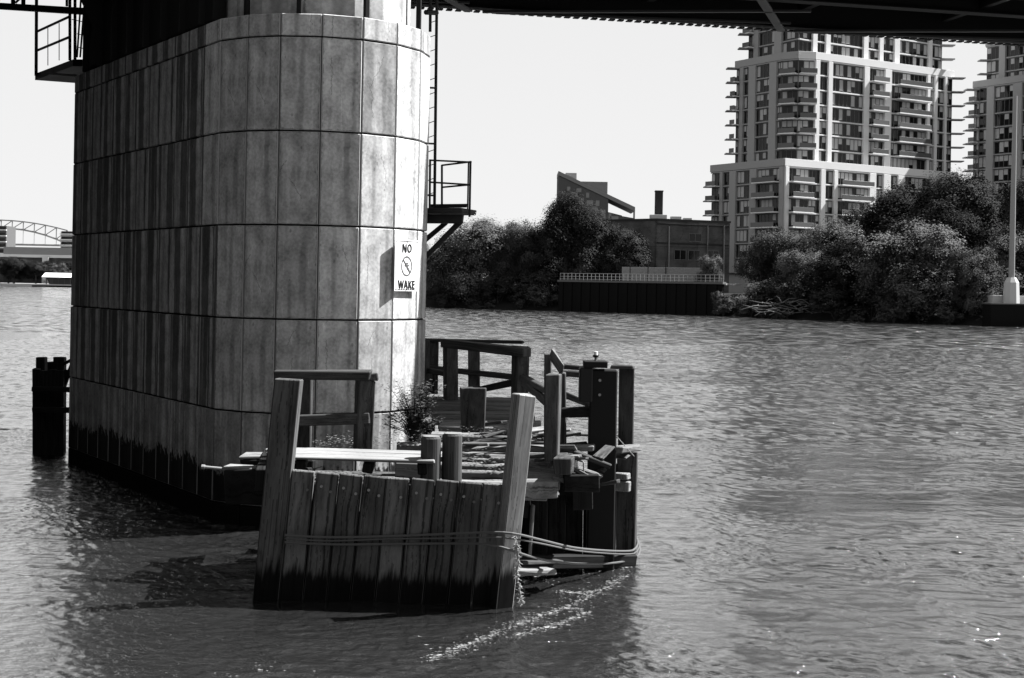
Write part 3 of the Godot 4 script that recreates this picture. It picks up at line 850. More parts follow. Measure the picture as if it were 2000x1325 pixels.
	beams(r, [
		["post", Vector3(-1.949, 1.728, -33.000), Vector3(-1.972, 2.987, -33.000), 0.180, 0.200, "dark", 0.00],
		["post", Vector3(-1.836, 1.662, -34.200), Vector3(-1.846, 2.918, -34.200), 0.200, 0.200, "dark", 0.00],
		["post", Vector3(-1.310, 1.749, -31.400), Vector3(-1.333, 3.038, -31.400), 0.270, 0.270, "dark", 20.00],
		["post", Vector3(-0.837, 1.733, -33.200), Vector3(-0.858, 2.880, -33.200), 0.280, 0.220, "dark", 0.00],
		["post", Vector3(0.190, 1.817, -28.600), Vector3(0.197, 3.094, -28.600), 0.260, 0.300, "dark", 24.00],
		["top_rail", Vector3(-2.142, 2.949, -34.200), Vector3(0.291, 2.969, -33.600), 0.200, 0.070, "dark", 0.00],
		["top_rail", Vector3(-1.459, 3.010, -31.200), Vector3(0.329, 2.981, -28.200), 0.200, 0.180, "dark", 0.00],
		["mid_rail", Vector3(-1.936, 2.334, -33.400), Vector3(0.156, 2.208, -32.600), 0.080, 0.140, "dark", 0.00],
		["mid_rail", Vector3(-1.912, 2.299, -33.000), Vector3(-1.366, 2.325, -31.400), 0.080, 0.120, "dark", 0.00],
		["brace", Vector3(-0.751, 1.967, -31.500), Vector3(0.120, 2.321, -29.200), 0.100, 0.140, "dark", 0.00],
		["brace", Vector3(0.238, 2.469, -28.400), Vector3(0.740, 2.515, -23.400), 0.100, 0.130, "dark", 0.00],
		["brace", Vector3(0.277, 2.395, -28.000), Vector3(0.738, 2.296, -23.200), 0.100, 0.140, "dark", 0.00],
	])
	var s := thing("upright_slab", "two short wide planks standing upright on the deck below the long railing", "planks", Vector3(-0.7, 1.7, -25.1))
	beams(s, [
		["plank", Vector3(-0.732, 1.687, -25.200), Vector3(-0.765, 2.485, -25.200), 0.240, 0.100, "timber", 0.00],
		["plank", Vector3(-0.592, 1.728, -25.000), Vector3(-0.570, 2.503, -25.000), 0.300, 0.100, "timber", 0.00],
	])
	var l := thing("pile_cluster", "black timber pile cluster standing in the water at the pier's left end", "piles", Vector3(-11.6, 0, -35))
	beams(l, [
		["pile", Vector3(-11.575, -0.303, -35.200), Vector3(-11.611, 2.332, -35.200), 0.240, 0.240, "black", 0.00],
		["pile", Vector3(-11.068, -0.269, -35.000), Vector3(-11.104, 2.351, -35.000), 0.270, 0.240, "black", 0.00],
		["pile", Vector3(-11.476, -0.351, -35.600), Vector3(-11.522, 2.185, -35.600), 0.300, 0.240, "black", 0.00],
		["pile", Vector3(-11.477, -0.227, -34.600), Vector3(-11.532, 2.077, -34.600), 0.160, 0.200, "black", 0.00],
		["plank", Vector3(-11.411, -0.201, -34.400), Vector3(-11.452, 2.065, -34.400), 0.185, 0.100, "black", 0.00],
		["plank", Vector3(-11.225, -0.197, -34.400), Vector3(-11.266, 2.044, -34.400), 0.185, 0.100, "black", 0.00],
		["plank", Vector3(-11.039, -0.194, -34.400), Vector3(-11.081, 2.072, -34.400), 0.185, 0.100, "black", 0.00],
		["plank", Vector3(-10.854, -0.190, -34.400), Vector3(-10.895, 2.051, -34.400), 0.185, 0.100, "black", 0.00],
		["wale", Vector3(-11.451, 1.609, -34.200), Vector3(-10.234, 1.651, -33.600), 0.160, 0.120, "black", 0.00],
		["wale", Vector3(-11.442, 1.117, -34.200), Vector3(-10.225, 1.167, -33.600), 0.160, 0.120, "black", 0.00],
		["beam", Vector3(-11.146, 1.922, -35.000), Vector3(-10.596, 1.969, -34.600), 0.200, 0.200, "black", 0.00],
		["brace", Vector3(-11.099, 2.112, -35.000), Vector3(-10.602, 2.343, -34.600), 0.060, 0.070, "black", 0.00],
		["brace", Vector3(-11.049, 1.432, -35.000), Vector3(-10.674, 2.192, -34.600), 0.100, 0.100, "black", 0.00],
	])
	# two sawn piles
	for e in [[-1.09, 2.17, -19.85, "left one of two sawn-off round piles behind the plank wall"], [-0.80, 2.20, -20.0, "right one of two sawn-off round piles behind the plank wall"]]:
		var mb := MB.new()
		tube_into(mb, [Vector3(0, -2.5, 0), Vector3(0, -0.02, 0), Vector3(0, 0, 0)], [0.15, 0.142, 0.125], 16)
		var c := thing("sawn_pile", e[3], "pile", Vector3(e[0], e[1], e[2]), "sawn piles behind the plank wall")
		part(c, "shaft", mb.done(), M.timber[1])
		part(c, "cut_top", tube_mesh([Vector3(0, 0, 0), Vector3(0, 0.012, 0)], 0.118, 16), M.weathered[1])
	# mooring cables round the fender
	var names := ["uppermost of three steel cables slung round the plank wall", "middle one of three steel cables slung round the plank wall", "lowest of three steel cables, sagging to the water at the corner"]
	var cb: Array = [[Vector3(-3.003, 0.879, -19.180), Vector3(-2.422, 0.863, -19.170), Vector3(-1.592, 0.896, -19.150), Vector3(-0.901, 0.945, -19.100), Vector3(-0.171, 1.029, -18.850), Vector3(0.129, 0.999, -18.900), Vector3(0.483, 0.834, -19.400), Vector3(0.945, 0.579, -20.300), Vector3(1.446, 0.377, -21.200), Vector3(1.872, 0.246, -21.900), Vector3(1.984, 0.243, -22.100), Vector3(2.058, 0.277, -22.400), Vector3(2.059, 0.321, -22.700), Vector3(2.019, 0.326, -22.900)],
		[Vector3(-3.003, 0.837, -19.180), Vector3(-2.421, 0.815, -19.170), Vector3(-1.592, 0.861, -19.150), Vector3(-0.900, 0.890, -19.100), Vector3(-0.210, 0.957, -18.870), Vector3(0.096, 0.937, -18.900), Vector3(0.483, 0.785, -19.400), Vector3(0.946, 0.542, -20.300), Vector3(1.446, 0.338, -21.200), Vector3(1.873, 0.199, -21.900), Vector3(2.009, 0.195, -22.100), Vector3(2.082, 0.245, -22.400), Vector3(2.084, 0.280, -22.700), Vector3(2.020, 0.268, -22.900)],
		[Vector3(-3.002, 0.782, -19.180), Vector3(-2.282, 0.769, -19.170), Vector3(-1.453, 0.795, -19.150), Vector3(-0.761, 0.824, -19.100), Vector3(-0.311, 0.861, -18.900), Vector3(-0.004, 0.806, -18.900), Vector3(0.274, 0.659, -19.200), Vector3(0.647, 0.434, -20.000), Vector3(1.128, 0.231, -20.900), Vector3(1.632, 0.119, -21.600), Vector3(1.962, 0.110, -22.000), Vector3(2.075, 0.151, -22.300), Vector3(2.101, 0.209, -22.600), Vector3(2.037, 0.203, -22.900)]]
	for i in 3:
		single("mooring_cable", tube_mesh(smooth_path(cb[i], 60), 0.017 if i != 1 else 0.012, 7), M.cable, names[i], "cable", Vector3.ZERO, "cables round the fender")
	# frayed rope hung with weed
	var rp: Array = [Vector3(0.108, 0.998, -18.750), Vector3(0.124, 0.849, -18.750), Vector3(0.155, 0.645, -18.760), Vector3(0.130, 0.521, -18.770), Vector3(0.168, 0.304, -18.780), Vector3(0.213, 0.084, -18.800)]
	var path := smooth_path(rp, 40)
	var rt := thing("hanging_rope", "pale frayed rope hung with weed dangling from the cables to the water", "rope", path[-1])
	part(rt, "cord", tube_mesh(path.map(func(q: Vector3) -> Vector3: return q - path[-1]), 0.011, 6), M.rope)
	var fr := MB.new()
	for i in 150:
		var q: Vector3 = path[rng.randi() % path.size()] - path[-1]
		var e := q + Vector3(rng.randf_range(-0.06, 0.06), rng.randf_range(-0.05, 0.03), rng.randf_range(-0.03, 0.05))
		tube_into(fr, [q, e], [0.007, 0.003], 4)
	part(rt, "fringe", fr.done(), M.rope)

func steel_pile() -> void:
	var p := Vector3(1.40, 0, -21.75)
	var t := thing("steel_pile", "tall black steel pile with a box and small lamp on top", "pile", p)
	var top := 3.05
	part(t, "shaft", box_mesh(Vector3(0.42, top + 2.0, 0.34), 0.02), M.dark_steel, Vector3(0.02, (top - 2.0) * 0.5, 0))
	part(t, "cap_beam", box_mesh(Vector3(0.36, 0.10, 0.4), 0.01), M.dark_steel, Vector3(-0.11, top + 0.08, 0.05))
	part(t, "control_box", box_mesh(Vector3(0.20, 0.52, 0.36), 0.02), M.steel[0], Vector3(-0.25, top - 0.23, 0.06))
	for y in [0.16, 0.38]:
		part(t, "bolt", tube_mesh([Vector3(0, 0, 0), Vector3(0, 0, 0.03)], 0.022, 10), M.galv, Vector3(-0.04, top - y, 0.165))
	var lamp := part(t, "lamp", tube_mesh([Vector3.ZERO, Vector3(0, 0.05, 0)], 0.02, 10), M.galv, Vector3(-0.10, top + 0.13, 0.02))
	part(lamp, "collar", tube_mesh([Vector3(0, 0.05, 0), Vector3(0, 0.085, 0)], 0.045, 12), M.ink)
	part(lamp, "lens", tube_mesh([Vector3(0, 0.085, 0), Vector3(0, 0.14, 0)], 0.03, 12), M.white)
	var w := thing("mooring_rod", "thin pale rod jutting from the left end of the fender's side beam", "rod", Vector3(-4.55, 1.48, -21.3))
	part(w, "rod", tube_mesh([Vector3(0, 0.02, 0), Vector3(0.3, 0, 0.02)], 0.022), M.rope)
	part(w, "knob", tube_mesh([Vector3(-0.05, 0.022, 0), Vector3(0, 0.02, 0)], 0.034), M.rope)
	# guy wire at the right-hand corner
	single("guy_wire", tube_mesh([Vector3(1.62, 2.05, -21.7), Vector3(1.92, 1.72, -21.8)], 0.008, 6), M.rope, "thin pale wire slanting down beside the black steel pile", "wire")
	single("bent_pipe", tube_mesh(smooth_path([Vector3(0.83, 1.83, -20.75), Vector3(1.02, 1.83, -20.75), Vector3(1.03, 1.76, -20.75), Vector3(1.09, 1.75, -20.75), Vector3(1.10, 1.4, -20.75)], 30), 0.012, 6), M.rope, "thin bent pipe stepping down beside the black steel pile", "pipe")

func platforms() -> void:
	var t := thing("service_platform", "small steel platform with handrails on the pier's right side", "platform", Vector3(-1.2, 5.7, -27.5), "steel platforms on the pier")
	tubes(t, [
		["rail_post", Vector3(-1.591, 5.695, -27.000), Vector3(-1.599, 6.657, -27.000), 0.022],
		["rail_post", Vector3(-1.413, 5.787, -28.100), Vector3(-1.429, 6.666, -28.100), 0.022],
		["rail_post", Vector3(-0.837, 5.602, -27.200), Vector3(-0.837, 6.669, -27.200), 0.022],
		["rail_post", Vector3(-0.886, 5.655, -27.500), Vector3(-0.885, 6.675, -27.500), 0.016],
		["top_rail", Vector3(-1.618, 6.657, -27.000), Vector3(-0.817, 6.650, -27.200), 0.018],
		["top_rail", Vector3(-1.429, 6.656, -28.100), Vector3(-0.830, 6.668, -27.300), 0.018],
		["mid_rail", Vector3(-1.591, 6.239, -27.000), Vector3(-0.838, 6.219, -27.200), 0.018],
		["mid_rail", Vector3(-1.421, 6.221, -28.100), Vector3(-0.841, 6.226, -27.300), 0.018],
	], M.steel[0])
	beams(t, [
		["floor_plate", Vector3(-1.630, 5.701, -27.500), Vector3(-0.842, 5.705, -27.300), 1.000, 0.090, "steel", 0.00],
		["channel", Vector3(-1.707, 5.547, -27.200), Vector3(-0.950, 5.546, -27.100), 0.100, 0.170, "steel", 0.00],
		["channel", Vector3(-1.750, 5.633, -28.200), Vector3(-0.979, 5.633, -27.900), 0.100, 0.170, "steel", 0.00],
		["toe_plate", Vector3(-1.641, 5.827, -28.000), Vector3(-0.912, 5.855, -27.900), 0.020, 0.080, "steel", 0.00],
		["brace", Vector3(-1.005, 5.525, -27.300), Vector3(-1.764, 4.712, -27.100), 0.090, 0.090, "steel", 0.00],
		["brace", Vector3(-1.313, 5.531, -28.000), Vector3(-1.790, 5.090, -27.700), 0.090, 0.090, "steel", 0.00],
	])
	t = thing("access_ladder", "thin steel ladder running up the pier's right edge above the platform", "ladder", Vector3(-1.5, 5.7, -27.8))
	tubes(t, [
		["rail", Vector3(-1.689, 9.230, -27.750), Vector3(-1.698, 10.248, -27.750), 0.030],
		["rail", Vector3(-1.550, 5.844, -27.900), Vector3(-1.581, 10.283, -27.900), 0.030],
		["rung", Vector3(-1.578, 9.761, -27.900), Vector3(-1.699, 9.650, -27.600), 0.008],
		["rung", Vector3(-1.577, 9.479, -27.900), Vector3(-1.698, 9.371, -27.600), 0.008],
		["rung", Vector3(-1.575, 9.198, -27.900), Vector3(-1.696, 9.093, -27.600), 0.008],
		["rung", Vector3(-1.573, 8.917, -27.900), Vector3(-1.695, 8.815, -27.600), 0.008],
		["rung", Vector3(-1.572, 8.636, -27.900), Vector3(-1.693, 8.537, -27.600), 0.008],
		["rung", Vector3(-1.570, 8.354, -27.900), Vector3(-1.691, 8.259, -27.600), 0.008],
		["rung", Vector3(-1.568, 8.073, -27.900), Vector3(-1.690, 7.980, -27.600), 0.008],
		["rung", Vector3(-1.567, 7.792, -27.900), Vector3(-1.688, 7.702, -27.600), 0.008],
		["rung", Vector3(-1.565, 7.511, -27.900), Vector3(-1.686, 7.424, -27.600), 0.008],
		["rung", Vector3(-1.563, 7.230, -27.900), Vector3(-1.685, 7.146, -27.600), 0.008],
		["rung", Vector3(-1.562, 6.948, -27.900), Vector3(-1.683, 6.868, -27.600), 0.008],
		["rung", Vector3(-1.560, 6.667, -27.900), Vector3(-1.682, 6.589, -27.600), 0.008],
		["rung", Vector3(-1.559, 6.386, -27.900), Vector3(-1.680, 6.311, -27.600), 0.008],
		["rung", Vector3(-1.557, 6.105, -27.900), Vector3(-1.678, 6.033, -27.600), 0.008],
		["rung", Vector3(-1.555, 5.823, -27.900), Vector3(-1.677, 5.755, -27.600), 0.008],
		["bracket", Vector3(-1.577, 9.630, -27.900), Vector3(-1.763, 9.560, -27.500), 0.050],
		["bracket", Vector3(-1.569, 8.154, -27.900), Vector3(-1.754, 8.104, -27.500), 0.020],
		["bracket", Vector3(-1.562, 7.059, -27.900), Vector3(-1.748, 7.025, -27.500), 0.020],
		["bracket", Vector3(-1.557, 6.044, -27.900), Vector3(-1.742, 6.025, -27.500), 0.020],
	], M.steel[0])
	t = thing("service_platform", "black steel platform with wire railings at the pier's upper left", "platform", Vector3(-10.6, 9.2, -34), "steel platforms on the pier")
	tubes(t, [
		["rail_post", Vector3(-11.945, 9.313, -35.400), Vector3(-11.976, 11.708, -35.400), 0.040],
		["rail_post", Vector3(-10.452, 9.390, -33.300), Vector3(-10.487, 11.283, -33.300), 0.035],
		["rail_post", Vector3(-10.239, 9.346, -33.000), Vector3(-10.273, 11.223, -33.000), 0.035],
		["top_rail", Vector3(-11.952, 10.409, -35.400), Vector3(-10.471, 10.420, -33.300), 0.032],
		["mid_rail", Vector3(-11.944, 9.937, -35.400), Vector3(-10.462, 9.941, -33.300), 0.032],
		["wire", Vector3(-11.443, 10.381, -34.700), Vector3(-11.426, 9.469, -34.700), 0.010],
		["wire", Vector3(-10.945, 10.385, -34.000), Vector3(-10.929, 9.492, -34.000), 0.010],
		["rail_post", Vector3(-10.236, 10.386, -33.800), Vector3(-10.221, 9.546, -33.800), 0.030],
		["wire", Vector3(-10.515, 10.404, -33.600), Vector3(-9.660, 10.164, -33.000), 0.010],
		["wire", Vector3(-10.388, 10.067, -33.600), Vector3(-9.559, 9.834, -33.000), 0.010],
		["wire", Vector3(-10.443, 9.764, -33.600), Vector3(-9.649, 9.547, -33.000), 0.010],
		["ladder_rail", Vector3(-10.316, 9.480, -33.400), Vector3(-10.230, 11.310, -33.400), 0.022],
		["ladder_rail", Vector3(-10.121, 9.419, -33.000), Vector3(-10.012, 11.227, -33.000), 0.022],
		["hanger", Vector3(-12.231, 10.864, -34.500), Vector3(-12.243, 11.510, -34.500), 0.050],
		["hanger", Vector3(-11.948, 10.849, -34.400), Vector3(-11.960, 11.493, -34.400), 0.050],
		["hanger", Vector3(-10.579, 10.678, -33.400), Vector3(-10.590, 11.303, -33.400), 0.030],
		["brace", Vector3(-12.170, 10.952, -34.500), Vector3(-11.965, 11.097, -34.400), 0.030],
		["floor_bracket", Vector3(-11.364, 9.255, -34.600), Vector3(-10.270, 9.018, -33.200), 0.030],
	], M.dark_steel)
	var fl: Array = [Vector3(-12.005, 9.378, -35.500), Vector3(-10.349, 9.400, -33.200), Vector3(-9.821, 9.473, -33.600), Vector3(-10.987, 9.334, -35.600)]
	var mb := MB.new()
	var y0 := 0.0
	var c := Vector3.ZERO
	for q in fl:
		c += q / 4.0
	for i in 4:
		var a: Vector3 = fl[i]
		var b: Vector3 = fl[(i + 1) % 4]
		var dn := Vector3(0, -0.16, 0)
		mb.quad(a, b, b + dn, a + dn, (a + b) * 0.5 - c)
		mb.tri(c, a, b, Vector3.UP)
		mb.tri(c + dn, a + dn, b + dn, Vector3.DOWN)
	part(t, "floor", mb.done(), M.dark_steel, -t.position)
	var bm := thing("catwalk_beam", "black horizontal steel beam running off to the left from the pier top", "beam", Vector3(-12, 11.3, -34))
	beam(bm, "beam", Vector3(-13.403, 10.952, -34.800), Vector3(-9.735, 10.549, -33.400), 0.18, 0.16, M.dark_steel)

# ---------------------------------------------------------------- plants
func leaf_into(mb: MB, p: Vector3, s: float, out: Vector3, tone: float) -> void:
	var n := (out + Vector3(rng.randf_range(-1, 1), rng.randf_range(-0.4, 1.0), rng.randf_range(-1, 1)) * 0.3).normalized()
	var x := n.cross(Vector3(rng.randf_range(-1, 1), rng.randf_range(-1, 1), rng.randf_range(-1, 1))).normalized()
	var y := n.cross(x)
	var a := s * rng.randf_range(0.6, 1.2)
	var b := a * rng.randf_range(0.45, 0.8)
	mb.quad(p - x * a, p - y * b + x * 0.15 * a, p + x * a, p + y * b + x * 0.15 * a, n)
	mb.tint(Color(tone, tone, tone))

# a crown about 2 across and 2 high round its own centre
func crown(seed_: int, lobes: int, clumps: int, leaves: int, size: float, tone: float, spread := 0.07) -> ArrayMesh:
	rng.seed = seed_
	var mb := MB.new()
	for l in lobes:
		var an := TAU * l / lobes * 2.4 + rng.randf_range(-0.5, 0.5)
		var hh := rng.randf_range(-0.62, 0.66)
		var rad := sqrt(maxf(0.05, 1.0 - hh * hh)) * rng.randf_range(0.25, 0.68)
		var c := Vector3(cos(an) * rad, hh, sin(an) * rad)
		var lr := rng.randf_range(0.26, 0.42)
		var lt := tone * rng.randf_range(0.75, 1.25)
		for k in clumps:
			var d := Vector3(rng.randfn(), rng.randfn() * 0.9 + 0.25, rng.randfn()).normalized()
			var q := c + d * lr * rng.randf_range(0.7, 1.05)
			var ct := lt * rng.randf_range(0.7, 1.3)
			for i in leaves:
				var o := Vector3(rng.randfn(), rng.randfn() * 0.8, rng.randfn()) * spread
				leaf_into(mb, q + o, size, d * 0.65 + Vector3(0, 0.55, 0), ct * rng.randf_range(0.85, 1.15))
	return mb.done()

var crowns := []
var shrubs := []

func tree(label: String, x: float, z: float, base: float, top: float, wide: float, kind: int, turn: float, group: String, low := 0.06, lm: Material = null) -> void:
	var t := thing("tree", label, "tree", Vector3(x, base, z), group)
	var h := top - base
	var ch := h * (1.0 - low)
	rng.seed = int(x * 31.0 + z * 17.0)
	var mb := MB.new()
	var cy := h - ch * 0.5
	var r := h * 0.022 + 0.08
	tube_into(mb, [Vector3(0, -0.5, 0), Vector3(rng.randf_range(-0.2, 0.2), h * 0.3, 0), Vector3(rng.randf_range(-0.4, 0.4), cy, rng.randf_range(-0.3, 0.3)), Vector3(0, h * 0.85, 0)], [r * 1.3, r, r * 0.6, r * 0.15], 8)
	for k in 6:
		var a := TAU * k / 6.0 + rng.randf_range(-0.3, 0.3)
		var y0 := h * rng.randf_range(0.25, 0.55)
		var e := Vector3(cos(a) * wide * 0.34, y0 + h * rng.randf_range(0.12, 0.3), sin(a) * wide * 0.34)
		tube_into(mb, [Vector3(0, y0, 0), e * Vector3(0.5, 0, 0.5) + Vector3(0, y0 + (e.y - y0) * 0.6, 0), e], [r * 0.5, r * 0.34, r * 0.1], 6)
	part(t, "trunk", mb.done(), M.bark)
	var c := part(t, "crown", crowns[kind], M.leaf if lm == null else lm, Vector3(0, cy, 0))
	c.scale = Vector3(wide * 0.5, ch * 0.5, wide * 0.5)
	c.rotation.y = turn

func shrub(label: String, x: float, z: float, base: float, h: float, wide: float, kind: int, turn: float, group: String) -> void:
	var t := thing("shrub", label, "shrub", Vector3(x, base, z), group)
	var c := part(t, "foliage", shrubs[kind], M.leaf, Vector3(0, h * 0.45, 0))
	c.scale = Vector3(wide * 0.5, h * 0.55, wide * 0.5)
	c.rotation.y = turn
	var mb := MB.new()
	for k in 4:
		tube_into(mb, [Vector3(0, -0.3, 0), Vector3(cos(k * 1.7) * wide * 0.2, h * 0.6, sin(k * 1.7) * wide * 0.2)], [0.06, 0.02], 5)
	part(t, "stems", mb.done(), M.bark)

func plants() -> void:
	var g := "trees along the far bank"
	for e in [
		["small tree at the far bank just right of the pier's edge", -15.0, -276.0, 1.0, 13.4, 10.0, 2, 0.4],
		["pale leafy tree in front of the dark clump right of the service platform", -7.5, -268.0, 0.8, 18.4, 17.0, 2, 1.2],
		["slender tree between the pale leafy tree and the large dark one", 1.5, -266.0, 1.0, 17.2, 12.5, 0, 2.5],
		["large dark tree standing before the slant-roofed building", 10.0, -263.0, 1.2, 21.4, 15.5, 1, 0.9],
		["dark tree at the left wall of the brick building", 19.5, -264.0, 3.0, 16.2, 13.0, 3, 1.7],
		["small round tree in front of the brick building's right corner", 33.2, -238.0, 3.4, 10.8, 5.6, 2, 0.3],
		["bushy tree below the left corner of the podium", 44.4, -240.0, 1.0, 15.4, 13.0, 0, 2.2],
		["tree in front of the podium's sunlit white right-hand face", 51.8, -234.0, 1.2, 17.6, 15.5, 2, 1.0],
		["dark tall tree covering the podium's right end", 63.2, -238.0, 3.2, 22.6, 17.0, 1, 2.9],
		["tallest tree on the bank, left of the light pole", 71.0, -228.0, 3.0, 24.2, 18.5, 3, 0.6],
		["broad pale tree standing at the water in front of the dark tall tree", 57.6, -207.0, 0.6, 16.4, 17.5, 2, 1.9],
		["low leafy tree at the water beside the light pole's base", 65.0, -201.0, 0.8, 11.6, 9.0, 0, 0.2],
		["tree at the picture's right edge behind the light pole", 79.5, -216.0, 3.0, 22.0, 12.0, 3, 2.1],
		["tree on the far bank behind the pier, nearest its right edge", -24.0, -292.0, 3.0, 15.0, 15.0, 1, 0.5],
		["tree on the far bank behind the pier, second from its right edge", -38.0, -312.0, 3.0, 16.0, 18.0, 3, 1.5],
		["tree on the far bank behind the middle of the pier", -55.0, -342.0, 3.0, 16.0, 20.0, 1, 2.5],
		["tree on the far bank behind the pier's left half", -74.0, -385.0, 3.0, 17.0, 22.0, 3, 0.1],
		["broad dark tree filling the gap behind the pale leafy tree", -4.0, -282.0, 3.0, 16.5, 20.0, 1, 0.2],
		["dark tree between the large dark tree and the bulkhead's left end", 4.5, -272.0, 2.0, 15.5, 14.0, 3, 2.6],
		["wide dark tree behind the bushy tree and the podium tree", 56.5, -246.0, 3.4, 15.0, 15.0, 3, 1.4],
		["dark tree directly left of the tallest tree", 66.5, -222.0, 2.6, 18.5, 14.0, 1, 0.7],
		["dense tree at the water left of the low leafy tree", 51.0, -218.0, 0.8, 12.5, 13.0, 1, 1.1],
		["leafy tree crowding the light pole from behind", 74.5, -210.0, 2.6, 16.0, 12.0, 2, 2.4],
		["round tree behind the water's edge between podium and broad pale tree", 46.0, -226.0, 0.8, 12.0, 11.0, 2, 0.5],
	]:
		tree(e[0], e[1], e[2], e[3], e[4], e[5], e[6], e[7], g)
	g = "shrubs at the far waterline"
	for e in [
		["shrub on the shore at the left end of the dark bulkhead", 5.5, -257.5, 0.4, 4.2, 6.5, 0, 0.3],
		["small shrub on the shore below the pale leafy tree", -6.0, -262.5, 0.4, 5.0, 7.0, 1, 1.3],
		["shrub on the shore close to the pier's right edge", -13.0, -266.5, 0.4, 4.2, 6.0, 1, 2.3],
		["shrub at the right end of the dark bulkhead by the water", 34.5, -231.5, 0.2, 3.8, 4.8, 0, 0.9],
		["pale shrub next to the fallen branches at the waterline", 38.5, -228.0, 0.4, 5.2, 6.0, 0, 1.9],
		["shrub at the water left of the broad pale tree", 49.0, -215.5, 0.2, 5.0, 8.0, 1, 2.7],
		["shrub at the waterline under the low leafy tree", 61.5, -199.5, 0.1, 2.6, 4.0, 0, 0.1],
		["shrub growing between the two pale trees on the right bank", 43.0, -221.5, 0.4, 5.5, 7.0, 1, 0.7],
		["dark shrub in front of the large dark tree", 2.0, -260.5, 0.4, 5.0, 6.5, 1, 2.0],
		["thick shrub filling the bank below the round tree", 40.5, -224.5, 0.5, 5.5, 8.5, 1, 1.6],
		["thick shrub on the bank below the dense tree at the water", 53.5, -211.5, 0.4, 6.0, 9.5, 1, 0.4],
		["thick shrub under the broad pale tree's right side", 59.0, -206.0, 0.6, 6.0, 9.0, 1, 2.2],
		["thick shrub between the low leafy tree and the quay wall", 65.0, -203.0, 1.0, 5.5, 7.0, 1, 3.0],
		["thick shrub under the broad pale tree's left side", 55.0, -204.5, 0.2, 4.6, 6.5, 0, 1.0],
		["thick shrub at the foot of the bushy tree by the podium", 44.0, -231.0, 1.2, 6.0, 10.0, 1, 2.5],
		["thick shrub on the shore left of the bulkhead, right of the smaller ones", -2.5, -263.5, 0.6, 6.0, 9.0, 1, 0.8],
		["thick shrub hiding the shore close to the pier", -10.5, -268.0, 0.8, 6.0, 9.0, 1, 1.5],
		["thick shrub on the shore touching the bulkhead's left end", 6.0, -260.5, 0.8, 7.0, 9.0, 1, 2.9],
		["thick shrub behind the light pole's base", 70.0, -204.0, 2.0, 6.0, 9.0, 1, 0.6],
	]:
		shrub(e[0], e[1], e[2], e[3], e[4], e[5], e[6], e[7], g)
	# dead branches fallen at the waterline
	rng.seed = 77
	var mb := MB.new()
	for k in 60:
		var a := Vector3(rng.randf_range(-6, 6), rng.randf_range(0.2, 2.2), rng.randf_range(-1.0, 1.0))
		var b := a + Vector3(rng.randf_range(-3.5, 3.5), rng.randf_range(-0.6, 1.2), rng.randf_range(-0.6, 0.6))
		tube_into(mb, [a, (a + b) * 0.5 + Vector3(0, rng.randf_range(-0.2, 0.4), 0), b], [0.07, 0.05, 0.02], 5)
	single("fallen_branches", mb.done(), mat(0.12, 0.95), "tangle of bare fallen branches lying at the far waterline", "branches", Vector3(43.5, 0.3, -218.5))
	# unseen trees added on the near bank to darken the pier's left wall
	for e in [
		["added tree on the near bank just left of the view, nearest the viewer", -19.0, -2.0, 23.0, 17.0, 1],
		["added tree on the near bank left of the view, short of the bridge", -23.0, -13.0, 25.0, 17.0, 3],
		["added tree on the near bank left of the view, under the bridge's edge", -28.0, -25.0, 22.0, 17.0, 1],
		["added tree on the near bank left of the view, beyond the bridge", -36.0, -38.0, 24.0, 19.0, 3],
		["added tree on the near bank left of the view, farthest up the river", -48.0, -58.0, 20.0, 20.0, 1],
		["added tree on the near bank behind the viewer's left shoulder", -18.0, 12.0, 24.0, 18.0, 3],
		["added tree on the near bank right behind the viewer", -2.0, 16.0, 23.0, 18.0, 1],
		["added tree on the near bank behind the viewer's right shoulder", 15.0, 17.0, 23.0, 18.0, 3],
		["added second row tree on the near bank beside the viewer", -34.0, -6.0, 26.0, 20.0, 1],
		["added second row tree on the near bank beside the bridge", -40.0, -22.0, 26.0, 20.0, 3],
	]:
		tree(e[0], e[1], e[2], 2.5, e[3], e[4], e[5], e[1], "added trees on the near bank", 0.03, M.leaf_dark)
	var nb := thing("sky_blocker_block", "tall dark unseen block added on the near bank to cut sky light", "building", Vector3(-60, 2.5, -20))  # unseen block added to keep sky light off the pier
	part(nb, "wall", box_mesh(Vector3(16, 30, 90), 0.05), mat(0.02, 0.95), Vector3(0, 15, 0))
	part(nb, "roof", box_mesh(Vector3(16.6, 0.6, 90.6), 0.05), M.brick_dark, Vector3(0, 30.3, 0))
	# bush beside the pier on the fender's deck
	rng.seed = 5
	mb = MB.new()
	var b0 := Vector3(-1.62, 1.62, -24.2)
	var stems := MB.new()
	for k in 80:
		var a := rng.randf_range(0, TAU)
		var tip := Vector3(cos(a) * rng.randf_range(0.1, 0.62), rng.randf_range(0.2, 1.05), sin(a) * rng.randf_range(0.1, 0.45))
		var mid := Vector3(tip.x * 0.35, tip.y * 0.6, tip.z * 0.35)
		tube_into(stems, [Vector3(tip.x * 0.1, 0, tip.z * 0.1), mid, tip], [0.008, 0.006, 0.003], 4)
		for i in 44:
			var f := rng.randf_range(0.25, 1.0)
			var q := mid.lerp(tip, f) + Vector3(rng.randfn(), rng.randfn(), rng.randfn()) * 0.05
			leaf_into(mb, q, 0.030, Vector3.UP, rng.randf_range(0.015, 0.06))
	var bush := thing("wild_bush", "dark wild bush with small lit leaves growing beside the pier's foot", "bush", b0)
	part(bush, "foliage", mb.done(), M.leaf)
	part(bush, "stems", stems.done(), M.bark)
	# low weeds on the fender's deck
	mb = MB.new()
